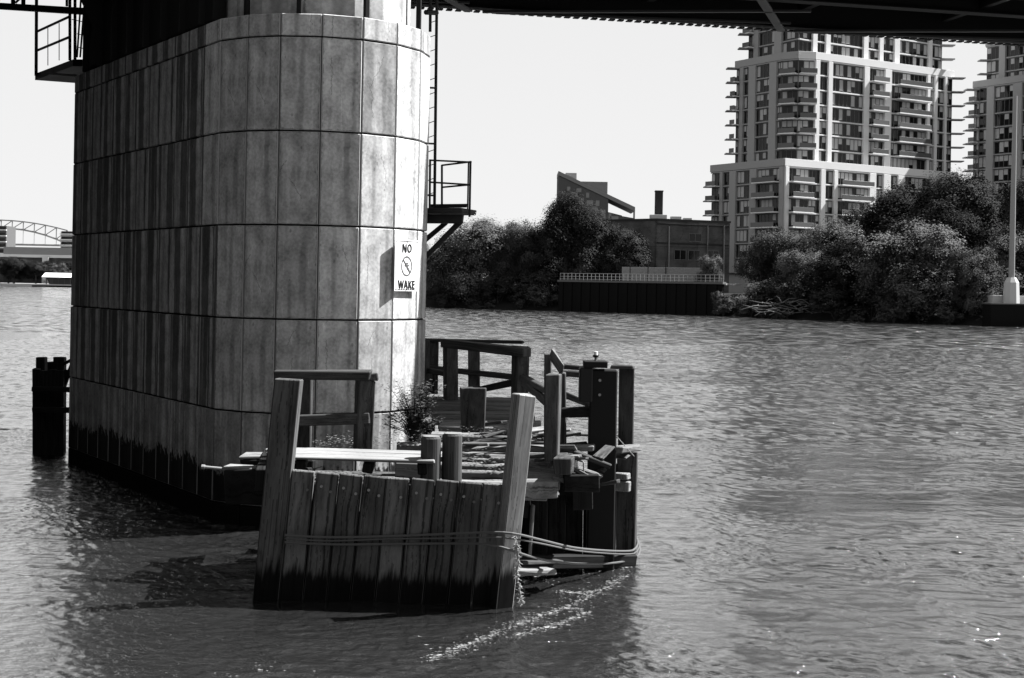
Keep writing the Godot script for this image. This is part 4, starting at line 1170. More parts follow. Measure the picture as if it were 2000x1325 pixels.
	for spot in [[-2.55, -22.6, 1.72, 0.75, 0.3, 500], [-1.9, -23.2, 1.72, 0.7, 0.3, 300], [-1.1, -23.6, 1.72, 0.7, 0.25, 260], [-0.5, -21.2, 1.66, 0.35, 0.2, 160], [-0.35, -24.4, 1.74, 0.5, 0.2, 150], [-0.2, -20.7, 1.6, 0.3, 0.2, 130]]:
		for i in spot[5]:
			var q := Vector3(spot[0] + rng.randfn() * spot[3] * 0.45, spot[2] + absf(rng.randfn()) * 0.075, spot[1] + rng.randfn() * spot[4])
			leaf_into(mb, q, 0.024, Vector3.UP, rng.randf_range(0.02, 0.09))
	var weeds := part(self, "deck_weeds", mb.done(), M.leaf)
	weeds.set_meta("kind", "stuff")
	weeds.set_meta("label", "low weeds growing between the timbers at the pier's foot")
	weeds.set_meta("category", "weeds")

# ---------------------------------------------------------------- far buildings
var unit_cache := {}
func unit_mesh(w: float, h: float, bars: int) -> ArrayMesh:
	var key := "f%.2f %.2f %d" % [w, h, bars]
	if not unit_cache.has(key):
		var mb := MB.new()
		for s in [-1, 1]:
			bevel_into(mb, Vector3(w, 0.12, 0.16) * 0.5, 0.01, Transform3D(Basis.IDENTITY, Vector3(0, s * (h - 0.12) * 0.5, 0)))
		for k in bars + 1:
			bevel_into(mb, Vector3(0.11, h - 0.26, 0.15) * 0.5, 0.01, Transform3D(Basis.IDENTITY, Vector3(-w * 0.5 + 0.06 + (w - 0.12) * k / bars, 0, 0)))
		unit_cache[key] = mb.done()
	return unit_cache[key]

func plain_box(size: Vector3) -> ArrayMesh:
	var key := "b%.2f %.2f %.2f" % [size.x, size.y, size.z]
	if not unit_cache.has(key):
		unit_cache[key] = box_mesh(size, 0.02)
	return unit_cache[key]

# one wall of a building: bays is a list of [kind, share]; kinds: p pier, w window, b window with balcony
func facade(t: Node3D, a: Vector2, b: Vector2, y0: float, nf: int, fh: float, bays: Array, fm: Material, first := 0) -> void:
	var dir := (b - a).normalized()
	var ln := a.distance_to(b)
	var n := Vector2(-dir.y, dir.x)
	if n.dot(-(a + b)) < 0:
		n = -n
	var z := Vector3(n.x, 0, n.y)
	var bs := Basis(Vector3.UP.cross(z), Vector3.UP, z)
	var side := 1.0 if bs.x.dot(Vector3(dir.x, 0, dir.y)) > 0 else -1.0
	var total := 0.0
	for e in bays:
		total += e[1]
	var put := func(called: String, mesh: Mesh, m: Material, s: float, y: float, out: float) -> MeshInstance3D:
		var q := part(t, called, mesh, m)
		var c := a + dir * s
		q.transform = Transform3D(bs, Vector3(c.x, y, c.y) + z * out - t.position)
		return q
	var hh := nf * fh
	for f in range(first, nf + 1):
		put.call("floor_band", plain_box(Vector3(ln + 0.02, 0.24, 0.5)), fm, ln * 0.5, y0 + f * fh, 0.02)
	put.call("parapet", plain_box(Vector3(ln + 0.3, 1.5, 0.62)), fm, ln * 0.5, y0 + hh + 0.92, 0.05)
	var s := 0.0
	for e in bays:
		var w: float = ln * e[1] / total
		var c := s + w * 0.5
		s += w
		if e[0] == "p":
			put.call("pilaster", plain_box(Vector3(w, hh - first * fh, 0.7)), fm, c, y0 + (hh + first * fh) * 0.5, 0.10)
			continue
		for f in range(first, nf):
			var bars := maxi(2, int(round(w / 1.15)))
			var wh := fh - 0.36
			var y := y0 + f * fh + 0.17 + wh * 0.5
			var q: MeshInstance3D = put.call("window", unit_mesh(w - 0.04, wh, bars), M.frame, c, y, -0.12)
			part(q, "pane", plain_box(Vector3(w - 0.1, wh - 0.1, 0.06)), M.glass, Vector3(0, 0, -0.02))
			for k in bars:
				var roll := rng.randf()
				if roll < 0.30:
					part(q, "curtain", plain_box(Vector3((w - 0.2) / bars - 0.14, wh - 0.5, 0.03)), M.curtain, Vector3(-w * 0.5 + w * (k + 0.5) / bars, 0.1, 0.03))
				elif roll < 0.52:
					part(q, "blind", plain_box(Vector3((w - 0.2) / bars - 0.14, wh * 0.45, 0.03)), M.curtain, Vector3(-w * 0.5 + w * (k + 0.5) / bars, wh * 0.24, 0.03))
			if e[0] == "b" and f > first:
				var sl: MeshInstance3D = put.call("balcony", plain_box(Vector3(w + 0.1, 0.24, 1.5)), M.facade_white_lit, c, y0 + f * fh + 0.02, 1.0)
				part(sl, "balustrade", plain_box(Vector3(w, 0.95, 0.05)), M.balustrade if rng.randf() < 0.75 else M.frame, Vector3(0, 0.62, 0.70))
				if rng.randf() < 0.5:
					part(sl, "furniture", plain_box(Vector3(0.5 + 0.5 * float(rng.randi() % 3), 0.9, 0.6)), [M.curtain, M.frame, M.bark][rng.randi() % 3], Vector3(rng.randf_range(-0.3, 0.3) * w, 0.57, 0.1))

func tower(at: Vector2, label: String) -> void:
	var r := Vector2(0.85, -0.527)
	var l := Vector2(-0.527, -0.85)
	var t := thing("apartment_tower", label, "apartment tower", Vector3(at.x, 4.0, at.y), "apartment towers on the far bank")
	var off := func(poly: Array) -> Array: return poly.map(func(p: Vector2) -> Vector2: return p - at)
	rng.seed = 900
	var fh := 3.05
	# podium
	var c := at
	var top := 30.8
	var y0 := top - 1.6 - 8 * fh
	var pl := c + l * 22.6
	var pr := c + r * 50.4
	var ins := 0.32
	var q := c + (l + r) * ins
	part(t, "podium_wall", prism(off.call([q, pl + r * ins, pl + r * 28.0, pr + l * 22.0, pr + l * ins]), -4.0, top - 4.0 - 0.4), M.facade)
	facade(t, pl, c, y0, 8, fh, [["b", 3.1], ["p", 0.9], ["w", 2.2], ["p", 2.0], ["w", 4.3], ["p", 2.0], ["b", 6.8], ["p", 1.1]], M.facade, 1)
	facade(t, c, pr, y0, 8, fh, [["p", 0.9], ["b", 5.6], ["w", 3.0], ["p", 1.2], ["w", 2.4], ["p", 1.0], ["b", 9.0], ["p", 1.8], ["w", 2.2], ["p", 2.0], ["w", 2.2], ["p", 2.0], ["w", 8.0], ["p", 1.6], ["w", 5.0], ["p", 1.6]], M.facade_white_lit, 3)
	for f in range(2, 8):                                # balconies that stick out past the left end
		part(t, "end_balcony", plain_box(Vector3(2.6, 0.24, 2.2)), M.facade, Vector3(pl.x - 0.4, y0 + f * fh, pl.y + 0.4) - t.position)
	# main shaft
	var a := c + r * 5.0 + l * 2.0
	var al := a + l * 19.0
	var ar := a + r * 45.8
	var tt := 53.2
	y0 = top - 0.4
	var c1 := a + l * 4.6
	var c2 := a + l * 1.4 + r * 1.4
	var c3 := a + r * 4.6
	part(t, "shaft_wall", prism(off.call([c1 + r * ins, c2 + (l + r) * ins, c3 + l * ins, ar + l * ins, ar + l * 19.0, al + r * 22.0, al + r * ins]), top - 4.6, tt - 4.0), M.facade)
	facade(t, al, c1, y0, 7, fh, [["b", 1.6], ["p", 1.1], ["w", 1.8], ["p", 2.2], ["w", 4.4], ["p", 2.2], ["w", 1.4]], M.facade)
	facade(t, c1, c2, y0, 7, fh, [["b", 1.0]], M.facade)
	facade(t, c2, c3, y0, 7, fh, [["b", 1.0]], M.facade_white_lit)
	facade(t, c3, ar, y0, 7, fh, [["p", 1.1], ["w", 2.3], ["p", 1.1], ["w", 8.6], ["p", 1.4], ["b", 4.4], ["p", 1.8], ["w", 1.2], ["b", 9.2], ["p", 0.8], ["w", 1.4], ["p", 0.8], ["w", 2.2], ["p", 0.6], ["w", 2.0]], M.facade_white_lit)
	for f in range(1, 8):
		part(t, "end_balcony", plain_box(Vector3(3.0, 0.24, 2.4)), M.facade, Vector3(al.x - 0.7, y0 + f * fh, al.y + 0.5) - t.position)
		part(t, "end_balcony", plain_box(Vector3(3.0, 0.24, 2.4)), M.facade, Vector3(ar.x + 0.9, y0 + f * fh, ar.y + 0.4) - t.position)
	# upper storeys, running up behind the bridge
	var u := a + r * 1.2 + l * 1.2
	var ul := u + l * 15.5
	var ur := u + r * 42.5
	y0 = tt - 0.4
	part(t, "upper_wall", prism(off.call([u + (l + r) * ins, ul + r * ins, ul + r * 22.0, ur + l * 16.0, ur + l * ins]), tt - 4.6, tt + 20.0), M.facade)
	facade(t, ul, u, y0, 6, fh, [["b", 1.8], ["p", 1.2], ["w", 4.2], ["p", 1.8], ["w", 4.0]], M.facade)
	facade(t, u, ur, y0, 6, fh, [["w", 3.2], ["p", 1.1], ["w", 2.2], ["p", 1.1], ["w", 8.6], ["p", 1.2], ["w", 3.0], ["p", 1.0], ["w", 3.0], ["p", 1.4], ["w", 8.0], ["p", 1.0], ["w", 3.2]], M.facade_white_lit)
	for f in range(1, 6):
		part(t, "end_balcony", plain_box(Vector3(3.0, 0.24, 2.4)), M.facade, Vector3(ul.x - 0.7, y0 + f * fh, ul.y + 0.5) - t.position)
		part(t, "end_balcony", plain_box(Vector3(3.0, 0.24, 2.4)), M.facade, Vector3(ur.x + 0.9, y0 + f * fh, ur.y + 0.4) - t.position)

func second_tower() -> void:
	var o := Vector2(103.2, -320.0)
	var d := Vector2(0.527, 0.85)
	var r := Vector2(0.85, -0.527)
	var t := thing("apartment_tower", "apartment tower cut off by the picture's right edge behind the light pole", "apartment tower", Vector3(o.x, 4.0, o.y), "apartment towers on the far bank")
	rng.seed = 950
	var fh := 3.05
	var e := o + d * 26.0
	var off := func(poly: Array) -> Array: return poly.map(func(p: Vector2) -> Vector2: return p - o)
	part(t, "shaft_wall", prism(off.call([o + r * 0.32, e + r * 0.32, e + r * 30.0, o + r * 30.0]), -4.0, 50.9 - 4.0), M.facade)
	facade(t, o, e, 20.0, 10, fh, [["b", 1.6], ["w", 2.4], ["p", 2.0], ["w", 5.2], ["p", 2.4], ["w", 5.0], ["p", 2.0], ["w", 4.0], ["p", 2.0]], M.facade, 1)
	for f in range(1, 11):
		part(t, "end_balcony", plain_box(Vector3(3.0, 0.24, 2.4)), M.facade, Vector3(o.x - 0.7, 20.0 + f * fh - 0.3, o.y + 0.6) - t.position)
	var u := o + d * 2.0 + r * 1.6
	var ue := e - d * 1.5 + r * 1.6
	part(t, "upper_wall", prism(off.call([u + r * 0.32, ue + r * 0.32, ue + r * 24.0, u + r * 24.0]), 40.0, 56.6), M.facade)
	facade(t, u, ue, 50.6, 3, fh, [["w", 3.6], ["p", 1.6], ["w", 5.4], ["p", 1.6], ["w", 5.0], ["p", 1.6], ["w", 3.0]], M.facade)
	for f in range(1, 3):
		part(t, "end_balcony", plain_box(Vector3(2.6, 0.24, 2.2)), M.facade, Vector3(u.x - 0.6, 50.6 + f * fh, u.y + 0.5) - t.position)

func brick_building() -> void:
	var c := Vector2(27.2, -270.0)
	var t := thing("brick_building", "low dark brick building with few windows between the trees and the podium", "building", Vector3(c.x, 4.0, c.y))
	var r := Vector2(0.93, -0.37)
	var l := Vector2(-0.75, -0.66)
	var off := func(poly: Array) -> Array: return poly.map(func(p: Vector2) -> Vector2: return p - c)
	part(t, "wall", prism(off.call([c, c + l * 14.0, c + l * 14.0 + r * 14.0, c + r * 16.0]), -4.0, 13.2), M.brick)
	part(t, "coping", prism(off.call([c + Vector2(0, 0.25), c + l * 14.2, c + l * 14.0 + r * 14.0, c + r * 16.2]), 13.2, 13.6), M.brick_dark)
	for e in [[5.2, 8.6, 2.6, 2.0], [8.2, 8.6, 2.6, 2.0], [5.4, 4.9, 3.0, 2.4], [9.2, 4.9, 3.0, 2.4], [8.4, 12.0, 2.8, 1.6], [12.4, 8.6, 2.4, 2.0]]:
		var p: Vector2 = c + r * float(e[0])
		var n := Vector3(0.37, 0, 0.93)
		var w := part(t, "window", unit_mesh(e[2], e[3], 2), M.frame)
		w.transform = Transform3D(Basis(Vector3.UP.cross(n), Vector3.UP, n), Vector3(p.x, e[1] + 2.2, p.y) + n * 0.02 - t.position)
		part(w, "pane", plain_box(Vector3(e[2] - 0.1, e[3] - 0.1, 0.06)), M.glass)
	for e in [[2.6, 0.16, 12.0], [11.0, 0.12, 12.4], [14.6, 0.16, 12.6]]:
		var p: Vector2 = c + r * float(e[0])
		part(t, "downpipe", tube_mesh([Vector3(p.x, 4.2, p.y) + Vector3(0.08, 0, 0.2) - t.position, Vector3(p.x, 4.2 + e[2], p.y) + Vector3(0.08, 0, 0.2) - t.position], e[1], 6), M.frame)
	for e in [[-0.5, 9.0, 5.0], [-0.5, 12.6, 5.0]]:
		var p: Vector2 = c + r * 8.0
		var bd := part(t, "brick_course", plain_box(Vector3(15.6, 0.25, 0.2)), M.brick_dark)
		bd.transform = Transform3D(Basis(Vector3(r.x, 0, r.y), Vector3.UP, Vector3(-r.y, 0, r.x)), Vector3(p.x, 4.0 + e[1], p.y) + Vector3(0.04, 0, 0.1) - t.position)
	part(t, "low_roof", prism(off.call([c + l * 3.0 + Vector2(0, 3.0), c + l * 14.0 + Vector2(0, 3.0), c + l * 14.0, c + l * 3.0]), -4.0, 5.5), M.brick_dark)
	for e in [[2.2, 3.2, 0.9], [6.0, 2.0, 0.7], [8.5, 1.6, 0.5]]:
		var p: Vector2 = c + r * float(e[0]) + l * 2.0
		part(t, "roof_vent", plain_box(Vector3(e[1], e[2], 1.6)), M.cap, Vector3(p.x, 17.5 + e[2] * 0.5, p.y) - t.position)
	var ch := thing("brick_chimney", "square dark brick chimney rising above the low brick building", "chimney", Vector3(28.1, 17.0, -275.0))
	part(ch, "stack", box_mesh(Vector3(1.45, 6.0, 1.45), 0.03), M.brick_dark, Vector3(0, 3.0, 0))
	part(ch, "cap", box_mesh(Vector3(1.6, 0.25, 1.6), 0.03), M.brick_dark, Vector3(0, 6.1, 0))
	# long low wall in front of it
	var w := thing("boundary_wall", "pale low wall with lamp posts in front of the brick building", "wall", Vector3(27, 3.8, -257))
	beam(w, "wall", Vector3(20.0, 6.4, -259), Vector3(36.0, 6.4, -253), 3.4, 0.3, mat(0.16, 0.95), 90)
	for k in 5:
		part(w, "post", tube_mesh([Vector3(-6.0 + 3.3 * k, 0, 1.5 - k * 1.2 + 2.2), Vector3(-6.0 + 3.3 * k, 5.4, 1.5 - k * 1.2 + 2.2)], 0.10, 6), M.steel[0])

func slant_building() -> void:
	var D := -450.0
	var t := thing("slant_roofed_building", "distant building with a long sloping roofline and a dark block behind", "building", Vector3(26, 4, D))
	var put := func(called: String, x0: float, x1: float, y0: float, y1: float, z: float, depth: float, m: Material) -> void:
		part(t, called, plain_box(Vector3(x1 - x0, y1 - y0, depth)), m, Vector3((x0 + x1) * 0.5, (y0 + y1) * 0.5, z - depth * 0.5) - t.position)
	var gr := mat(0.20, 0.9)
	var dk := mat(0.09, 0.9)
	for e in [[14.1, 18.0, 0.0, 0.0], [18.02, 22.0, 0.0, 0.0], [22.02, 26.0, 0.0, 0.0], [26.02, 30.0, 0.0, 0.0], [30.02, 34.4, 28.2, 27.2], [34.42, 38.4, 27.0, 26.4]]:
		var wm := MB.new()
		var ya: float = e[2] if e[2] > 0.0 else 39.5 - (e[0] - 14.05) * 0.45
		var yb: float = e[3] if e[3] > 0.0 else 39.5 - (e[1] - 14.05) * 0.45
		var q := [Vector3(e[0], ya, 0), Vector3(e[1], yb, 0), Vector3(e[1], 3, 0), Vector3(e[0], 3, 0)]
		for k in 4:
			var p0: Vector3 = q[k]
			var p1: Vector3 = q[(k + 1) % 4]
			wm.quad(p0, p1, p1 + Vector3(0, 0, -16), p0 + Vector3(0, 0, -16), (p0 + p1) * 0.5 - Vector3((e[0] + e[1]) * 0.5, 20, 0))
		wm.quad(q[0], q[1], q[2], q[3], Vector3.BACK)
		part(t, "wall", wm.done(), dk, Vector3(-26, -4, 0))
	put.call("rear_block", 21.0, 30.8, 20.0, 39.0, D - 17.0, 10.0, dk)
	var mb := MB.new()
	var prof := [Vector2(14.05, 40.9), Vector2(38.5, 29.9), Vector2(38.5, 28.6), Vector2(14.05, 39.6)]
	for i in 4:
		var a: Vector2 = prof[i]
		var b: Vector2 = prof[(i + 1) % 4]
		mb.quad(Vector3(a.x, a.y, 0.3), Vector3(b.x, b.y, 0.3), Vector3(b.x, b.y, -16), Vector3(a.x, a.y, -16), Vector3(b.y - a.y, a.x - b.x, 0))
	mb.quad(Vector3(14.05, 40.9, 0.3), Vector3(38.5, 29.9, 0.3), Vector3(38.5, 28.6, 0.3), Vector3(14.05, 39.6, 0.3), Vector3.BACK)
	part(t, "roof_slope", mb.done(), gr, Vector3(-26, -4, 0))
	put.call("end_post", 38.0, 38.5, 20.0, 29.0, D + 0.25, 1.0, gr)
	put.call("rooftop_house", 16.5, 20.0, 38.0, 40.7, D - 4.0, 8.0, gr)
	rng.seed = 12
	var pale_glass := mat(0.22, 0.6)
	for e in [[14.8, 26.0, 1.0, 7.0], [19.2, 33.2, 2.0, 2.2], [21.6, 31.4, 1.4, 2.0], [24.2, 31.0, 2.0, 1.6], [19.6, 29.4, 2.6, 1.6], [23.0, 28.6, 2.2, 2.0], [25.4, 28.0, 2.6, 3.0], [28.4, 27.6, 1.6, 2.6], [21.2, 26.4, 2.4, 2.2], [25.6, 24.4, 2.6, 3.2], [29.0, 24.0, 2.2, 3.4], [32.0, 25.0, 2.6, 3.8], [36.9, 24.6, 1.4, 3.0], [35.0, 24.4, 0.9, 2.0], [17.4, 35.4, 1.0, 1.2], [20.6, 34.9, 1.6, 1.2], [23.4, 33.4, 1.0, 1.6], [26.6, 30.9, 1.2, 1.8], [27.2, 26.0, 1.2, 2.6], [22.4, 24.0, 2.2, 2.2], [18.8, 26.6, 1.8, 2.4], [30.6, 27.0, 0.9, 1.8], [33.6, 22.0, 2.4, 3.0], [19.0, 23.4, 1.8, 2.0], [16.4, 31.0, 1.0, 2.0]]:
		put.call("window", e[0] - e[2] * 0.5, e[0] + e[2] * 0.5, e[1] - e[3] * 0.5, e[1] + e[3] * 0.5, D + 0.12, 0.3, pale_glass)

func waterfront() -> void:
	# sheet-pile bulkhead with a railing
	var a := Vector3(8.6, 0, -254.6)
	var b := Vector3(34.6, 0, -232.6)
	var t := thing("bulkhead", "black sheet-pile bulkhead topped by a pale railing on the far bank", "bulkhead", a)
	var dir := (b - a).normalized()
	var n := Vector3(-dir.z, 0, dir.x)
	if n.z < 0:
		n = -n
	var ln := a.distance_to(b)
	var yaw := Basis(dir, Vector3.UP, dir.cross(Vector3.UP))
	for k in 34:
		var s := ln * (k + 0.5) / 34.0
		var p := part(t, "sheet_pile", plain_box(Vector3(ln / 34.0 - 0.04, 6.6, 0.5)), M.sheet)
		p.transform = Transform3D(yaw, dir * s + Vector3(0, 1.9, 0) + n * (0.18 if k % 2 == 0 else 0.0))
	var cap := part(t, "cap", plain_box(Vector3(ln + 0.4, 0.35, 1.1)), mat(0.09, 0.9))
	cap.transform = Transform3D(yaw, dir * ln * 0.5 + Vector3(0, 5.35, 0))
	for k in 40:
		var p := part(t, "rail_post", plain_box(Vector3(0.07, 1.15, 0.07)), M.galv)
		p.transform = Transform3D(yaw, dir * (ln * k / 39.0) + Vector3(0, 6.1, 0))
	for y in [0.15, 0.62, 1.15]:
		var p := part(t, "rail", plain_box(Vector3(ln, 0.08, 0.08)), M.galv)
		p.transform = Transform3D(yaw, dir * ln * 0.5 + Vector3(0, 5.55 + y, 0.09))
	var fill := part(t, "promenade", plain_box(Vector3(ln, 0.3, 5.0)), M.cap)
	fill.transform = Transform3D(yaw, dir * ln * 0.5 + Vector3(0, 5.2, 0) - n * 3.2)
	# pole with its base and the dark quay below
	t = thing("light_pole", "tall pale light pole on a concrete base at the right edge", "light pole", Vector3(68.5, 3.0, -195))
	var mb := MB.new()
	tube_into(mb, [Vector3(0, 3.6, 0), Vector3(0.05, 28.6, 0)], [0.42, 0.28], 14)
	part(t, "shaft", mb.done(), M.galv)
	mb = MB.new()
	tube_into(mb, [Vector3(0, -0.2, 0), Vector3(0, 3.0, 0), Vector3(0, 3.7, 0)], [1.15, 1.0, 0.6], 8)
	part(t, "base", mb.done(), M.cap)
	part(t, "plinth", plain_box(Vector3(5.4, 2.2, 3.0)), M.cap, Vector3(0.4, 0.1, -2.2))
	t = thing("quay_wall", "black quay wall below the light pole at the right edge", "wall", Vector3(72, 0, -193.5))
	part(t, "wall", plain_box(Vector3(16.0, 4.4, 3.6)), M.sheet, Vector3(1.0, 0.75, -1.0))
	part(t, "coping", plain_box(Vector3(16.2, 0.2, 3.8)), mat(0.06, 0.9), Vector3(1.0, 3.06, -1.0))

func upriver() -> void:
	# steel arch bridge far up the river
	var D := -900.0
	var t := thing("arch_bridge", "distant steel arch bridge with trussed arch and hangers far left", "bridge", Vector3(-320, 20, D))
	var st := mat(0.13, 0.8)
	var upy := func(x: float) -> float: return 40.0 - 0.0042 * pow(x + 326.0, 2) * 0.72
	var loy := func(x: float) -> float: return 34.9 - 0.0068 * pow(x + 322.0, 2) * 0.85
	var xs := []
	for k in 13:
		xs.append(-366.0 + 7.0 * k)
	var bar := func(called: String, x0: float, y0: float, x1: float, y1: float, th: float) -> void:
		part(t, called, tube_mesh([Vector3(x0, y0, D) - t.position, Vector3(x1, y1, D) - t.position], th, 6), st)
	for k in xs.size():
		var x: float = xs[k]
		bar.call("vertical", x, loy.call(x), x, upy.call(x), 0.34)
		bar.call("hanger", x, 25.0, x, loy.call(x), 0.16)
		if k + 1 < xs.size():
			var x2: float = xs[k + 1]
			bar.call("upper_chord", x, upy.call(x), x2, upy.call(x2), 0.45)
			bar.call("lower_chord", x, loy.call(x), x2, loy.call(x2), 0.6)
			bar.call("diagonal", x, loy.call(x), x2, upy.call(x2), 0.28)
	bar.call("deck", -372.0, 24.9, -276.0, 24.6, 0.7)
	bar.call("lower_deck", -372.0, 22.2, -270.0, 21.4, 1.0)
	# buildings beyond the left bank
	for e in [[-271.0, -750.0, 7.6, 34.0, 30.4, "balconied apartment block at the picture's left edge by the arch bridge"], [-250.0, -800.0, 9.0, 33.2, 33.0, "pale apartment block at the arch bridge's right end, beside the pier"]]:
		var b := thing("apartment_block", e[5], "building", Vector3(e[0], 1.0, e[1]), "distant apartment blocks on the left")
		part(b, "wall", plain_box(Vector3(e[2], e[3] - 4.0, 14.0)), mat(0.06 if e[1] > -760.0 else 0.2, 0.9), Vector3(0, (e[3] - 4.0) * 0.5, -7.0))
		for k in 9:
			part(b, "balcony", plain_box(Vector3(e[2] + 0.4, 0.5, 1.6)), mat(0.3, 0.9), Vector3(0, 3.0 + 3.1 * k, 0.6))
			part(b, "window_strip", plain_box(Vector3(e[2] - 1.2, 1.6, 0.2)), M.glass, Vector3(0, 4.6 + 3.0 * k, 0.1))
	var v := thing("viaduct", "long pale viaduct parapet crossing behind the trees far left", "viaduct", Vector3(-230, 1.0, -700))
	part(v, "parapet", plain_box(Vector3(90, 1.3, 2.0)), M.cap, Vector3(0, 13.6, 0))
	part(v, "wall", plain_box(Vector3(90, 13.0, 1.6)), mat(0.025, 0.9), Vector3(0, 6.5, -0.4))
	part(v, "pier", plain_box(Vector3(3.0, 13.0, 2.6)), mat(0.3, 0.9), Vector3(0.5, 6.5, 0.5))
	part(v, "spandrel", plain_box(Vector3(60.0, 4.0, 8.0)), mat(0.14, 0.9), Vector3(0, 16.5, -30))
	var w := thing("pavilion", "white-roofed open pavilion on the left bank beside the pier", "pavilion", Vector3(-204, 1.2, -645))
	part(w, "roof", plain_box(Vector3(17.5, 1.0, 7.0)), M.white, Vector3(1.5, 4.0, 0))
	var rs := part(w, "roof_slope", plain_box(Vector3(17.5, 0.2, 5.0)), M.white, Vector3(1.5, 4.1, 4.4))
	rs.rotation.x = deg_to_rad(22)
	for k in 7:
		part(w, "post", plain_box(Vector3(0.4, 3.4, 0.4)), M.frame, Vector3(-6.5 + 2.7 * k, 1.7, 2.4))
	part(w, "rear_wall", plain_box(Vector3(16.5, 2.6, 0.4)), mat(0.1, 0.9), Vector3(1.5, 1.3, -2.6))
	part(w, "float", plain_box(Vector3(20, 1.0, 4.0)), M.sheet, Vector3(0, -1.0, 9.5))
	var g := "trees on the bank far left"
	for e in [["leftmost leafy tree on the far left bank", -232.0, -662.0, 13.0, 15.0, 1], ["second leafy tree from the left on the far left bank", -222.5, -664.0, 12.0, 14.0, 3], ["third leafy tree from the left, by the pavilion", -213.5, -667.0, 11.5, 12.0, 0], ["small leafy tree behind the white-roofed pavilion", -204.5, -668.0, 9.6, 11.0, 2], ["dark tree behind the leftmost leafy tree on the far left bank", -238.0, -672.0, 14.0, 18.0, 3], ["dark tree behind the pavilion's left post", -209.0, -674.0, 12.0, 15.0, 1], ["dark tree between the second and third leafy trees on the left bank", -218.0, -673.0, 13.0, 16.0, 1]]:
		tree(e[0], e[1], e[2], 1.0, e[3], e[4], e[5], e[1], g, 0.1)

# ---------------------------------------------------------------- foam
func foam() -> void:
	rng.seed = 21
	var paths: Array = [[Vector2(2.06, -22.01), Vector2(1.56, -21.72), Vector2(1.01, -21.52), Vector2(0.54, -21.24), Vector2(0.23, -20.56)],
		[Vector2(1.31, -20.13), Vector2(1.01, -19.94), Vector2(0.73, -20.19)],
		[Vector2(1.81, -21.43), Vector2(1.40, -20.31), Vector2(0.91, -19.29), Vector2(0.34, -18.36), Vector2(-0.17, -17.51), Vector2(-0.59, -16.79), Vector2(-0.86, -16.27)],
		[Vector2(1.10, -18.85), Vector2(0.60, -17.96), Vector2(0.08, -17.40)],
		[Vector2(-2.45, -15.94), Vector2(-2.75, -15.71), Vector2(-3.11, -15.52)],
		[Vector2(-5.72, -27.52), Vector2(-5.33, -27.30), Vector2(-4.95, -27.09), Vector2(-4.60, -26.64)],
		[Vector2(0.08, -19.41), Vector2(-0.16, -19.33)]]
	var many := [520, 110, 900, 260, 20, 70, 50]
	var wide := [0.06, 0.03, 0.035, 0.03, 0.08, 0.05, 0.02]
	var mb := MB.new()
	for k in 9:
		var a0 := TAU * k / 9.0
		var a1 := TAU * (k + 1) / 9.0
		var r0 := 1.0 + 0.35 * sin(k * 2.3)
		var r1 := 1.0 + 0.35 * sin(((k + 1) % 9) * 2.3)
		var p0 := Vector3(cos(a0) * r0, 0, sin(a0) * r0 * 0.6)
		var p1 := Vector3(cos(a1) * r1, 0, sin(a1) * r1 * 0.6)
		mb.tri(Vector3(0, 0.5, 0), p0, p1, Vector3.UP)
	var tf := []
	for i in paths.size():
		var pts: Array = paths[i]
		for k in many[i]:
			var s := rng.randf() * (pts.size() - 1)
			var j := mini(int(s), pts.size() - 2)
			var q: Vector2 = pts[j].lerp(pts[j + 1], s - j) + Vector2(rng.randfn() * wide[i] * 1.3, rng.randfn() * wide[i]) * (1.0 if rng.randf() < 0.7 else 3.5)
			tf.append([q, rng.randf_range(0.003, 0.008) * (1.0 if rng.randf() < 0.9 else 2.0)])
	var n1 := noise(3, 0.30, 2)
	var n2 := noise(4, 0.95, 2)
	var n3 := noise(5, 3.3, 2)
	var mm := MultiMesh.new()
	mm.transform_format = MultiMesh.TRANSFORM_3D
	mm.mesh = mb.done()
	mm.instance_count = tf.size()
	for i in tf.size():
		var q: Vector2 = tf[i][0]
		var r: float = tf[i][1]
		mm.set_instance_transform(i, Transform3D(Basis(Vector3.UP, 0.45 + rng.randfn() * 0.5).scaled(Vector3(r * 2.6, r * 0.5, r * 0.8)), Vector3(q.x, wave(n1, n2, n3, q.x, q.y) + 0.002, q.y)))
	var o := MultiMeshInstance3D.new()
	o.name = "foam"
	o.multimesh = mm
	o.material_override = M.foam
	add_child(o)
	o.set_meta("kind", "stuff")
	o.set_meta("label", "white foam flecks on the wake curving from the fender")
	o.set_meta("category", "foam")

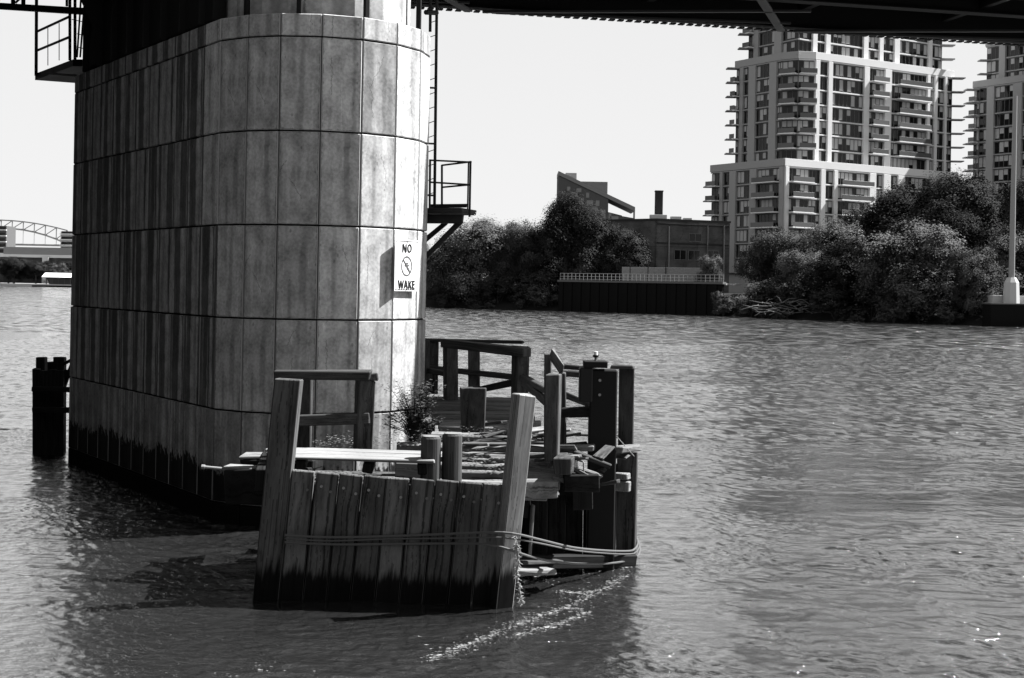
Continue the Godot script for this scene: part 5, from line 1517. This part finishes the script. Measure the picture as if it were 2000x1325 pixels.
# ---------------------------------------------------------------- the scene
func _ready() -> void:
	rng.seed = 1
	var cam := Camera3D.new()
	cam.name = "camera"
	cam.position = Vector3(0, 4.3, 0)
	cam.rotation = Vector3(0, 0, deg_to_rad(1.05))
	var near := 0.1
	cam.set_frustum(near * 1325.0 / 2778.0, Vector2(0, -near * 104.0 / 2778.0), near, 4000.0)
	add_child(cam)
	cam.current = true

	var env := Environment.new()
	env.background_mode = Environment.BG_SKY
	var sm := ProceduralSkyMaterial.new()
	sm.sky_horizon_color = Color(0.99, 0.99, 0.99)
	sm.sky_top_color = Color(0.72, 0.72, 0.72)
	sm.sky_curve = 0.9
	sm.ground_bottom_color = Color(0.2, 0.2, 0.2)
	sm.ground_horizon_color = Color(0.6, 0.6, 0.6)
	sm.sun_angle_max = 1.0
	var sky := Sky.new()
	sky.sky_material = sm
	env.sky = sky
	env.background_energy_multiplier = 0.188
	env.tonemap_mode = Environment.TONE_MAPPER_LINEAR
	env.tonemap_exposure = 5.0
	env.sdfgi_enabled = true
	env.ssao_enabled = true
	env.ssil_enabled = true
	var we := WorldEnvironment.new()
	we.name = "environment"
	we.environment = env
	add_child(we)

	var sun := DirectionalLight3D.new()
	sun.name = "sun"
	sun.light_energy = 1.6
	sun.light_angular_distance = 0.5
	sun.shadow_enabled = true
	var az := deg_to_rad(112.0)
	var el := deg_to_rad(49.0)
	var to_sun := Vector3(sin(az) * cos(el), sin(el), cos(az) * cos(el))
	sun.basis = Basis.looking_at(-to_sun)
	add_child(sun)

	materials()
	for k in 4:
		crowns.append(crown(40 + k, [19, 22, 18, 24][k], 40, 74, 0.0225, [0.052, 0.018, 0.066, 0.025][k]))
	for k in 2:
		shrubs.append(crown(60 + k, 9, 26, 22, 0.05, [0.06, 0.034][k], 0.09))
	river()
	banks()
	pier()
	road_bridge()
	tower(Vector2(54.2, -285.0), "stepped apartment tower with balconies and pale podium rising behind the bank's trees")
	second_tower()
	brick_building()
	slant_building()
	waterfront()
	upriver()
	rng.seed = 2
	fender()
	steel_pile()
	platforms()
	sign_board()
	plants()
	foam()
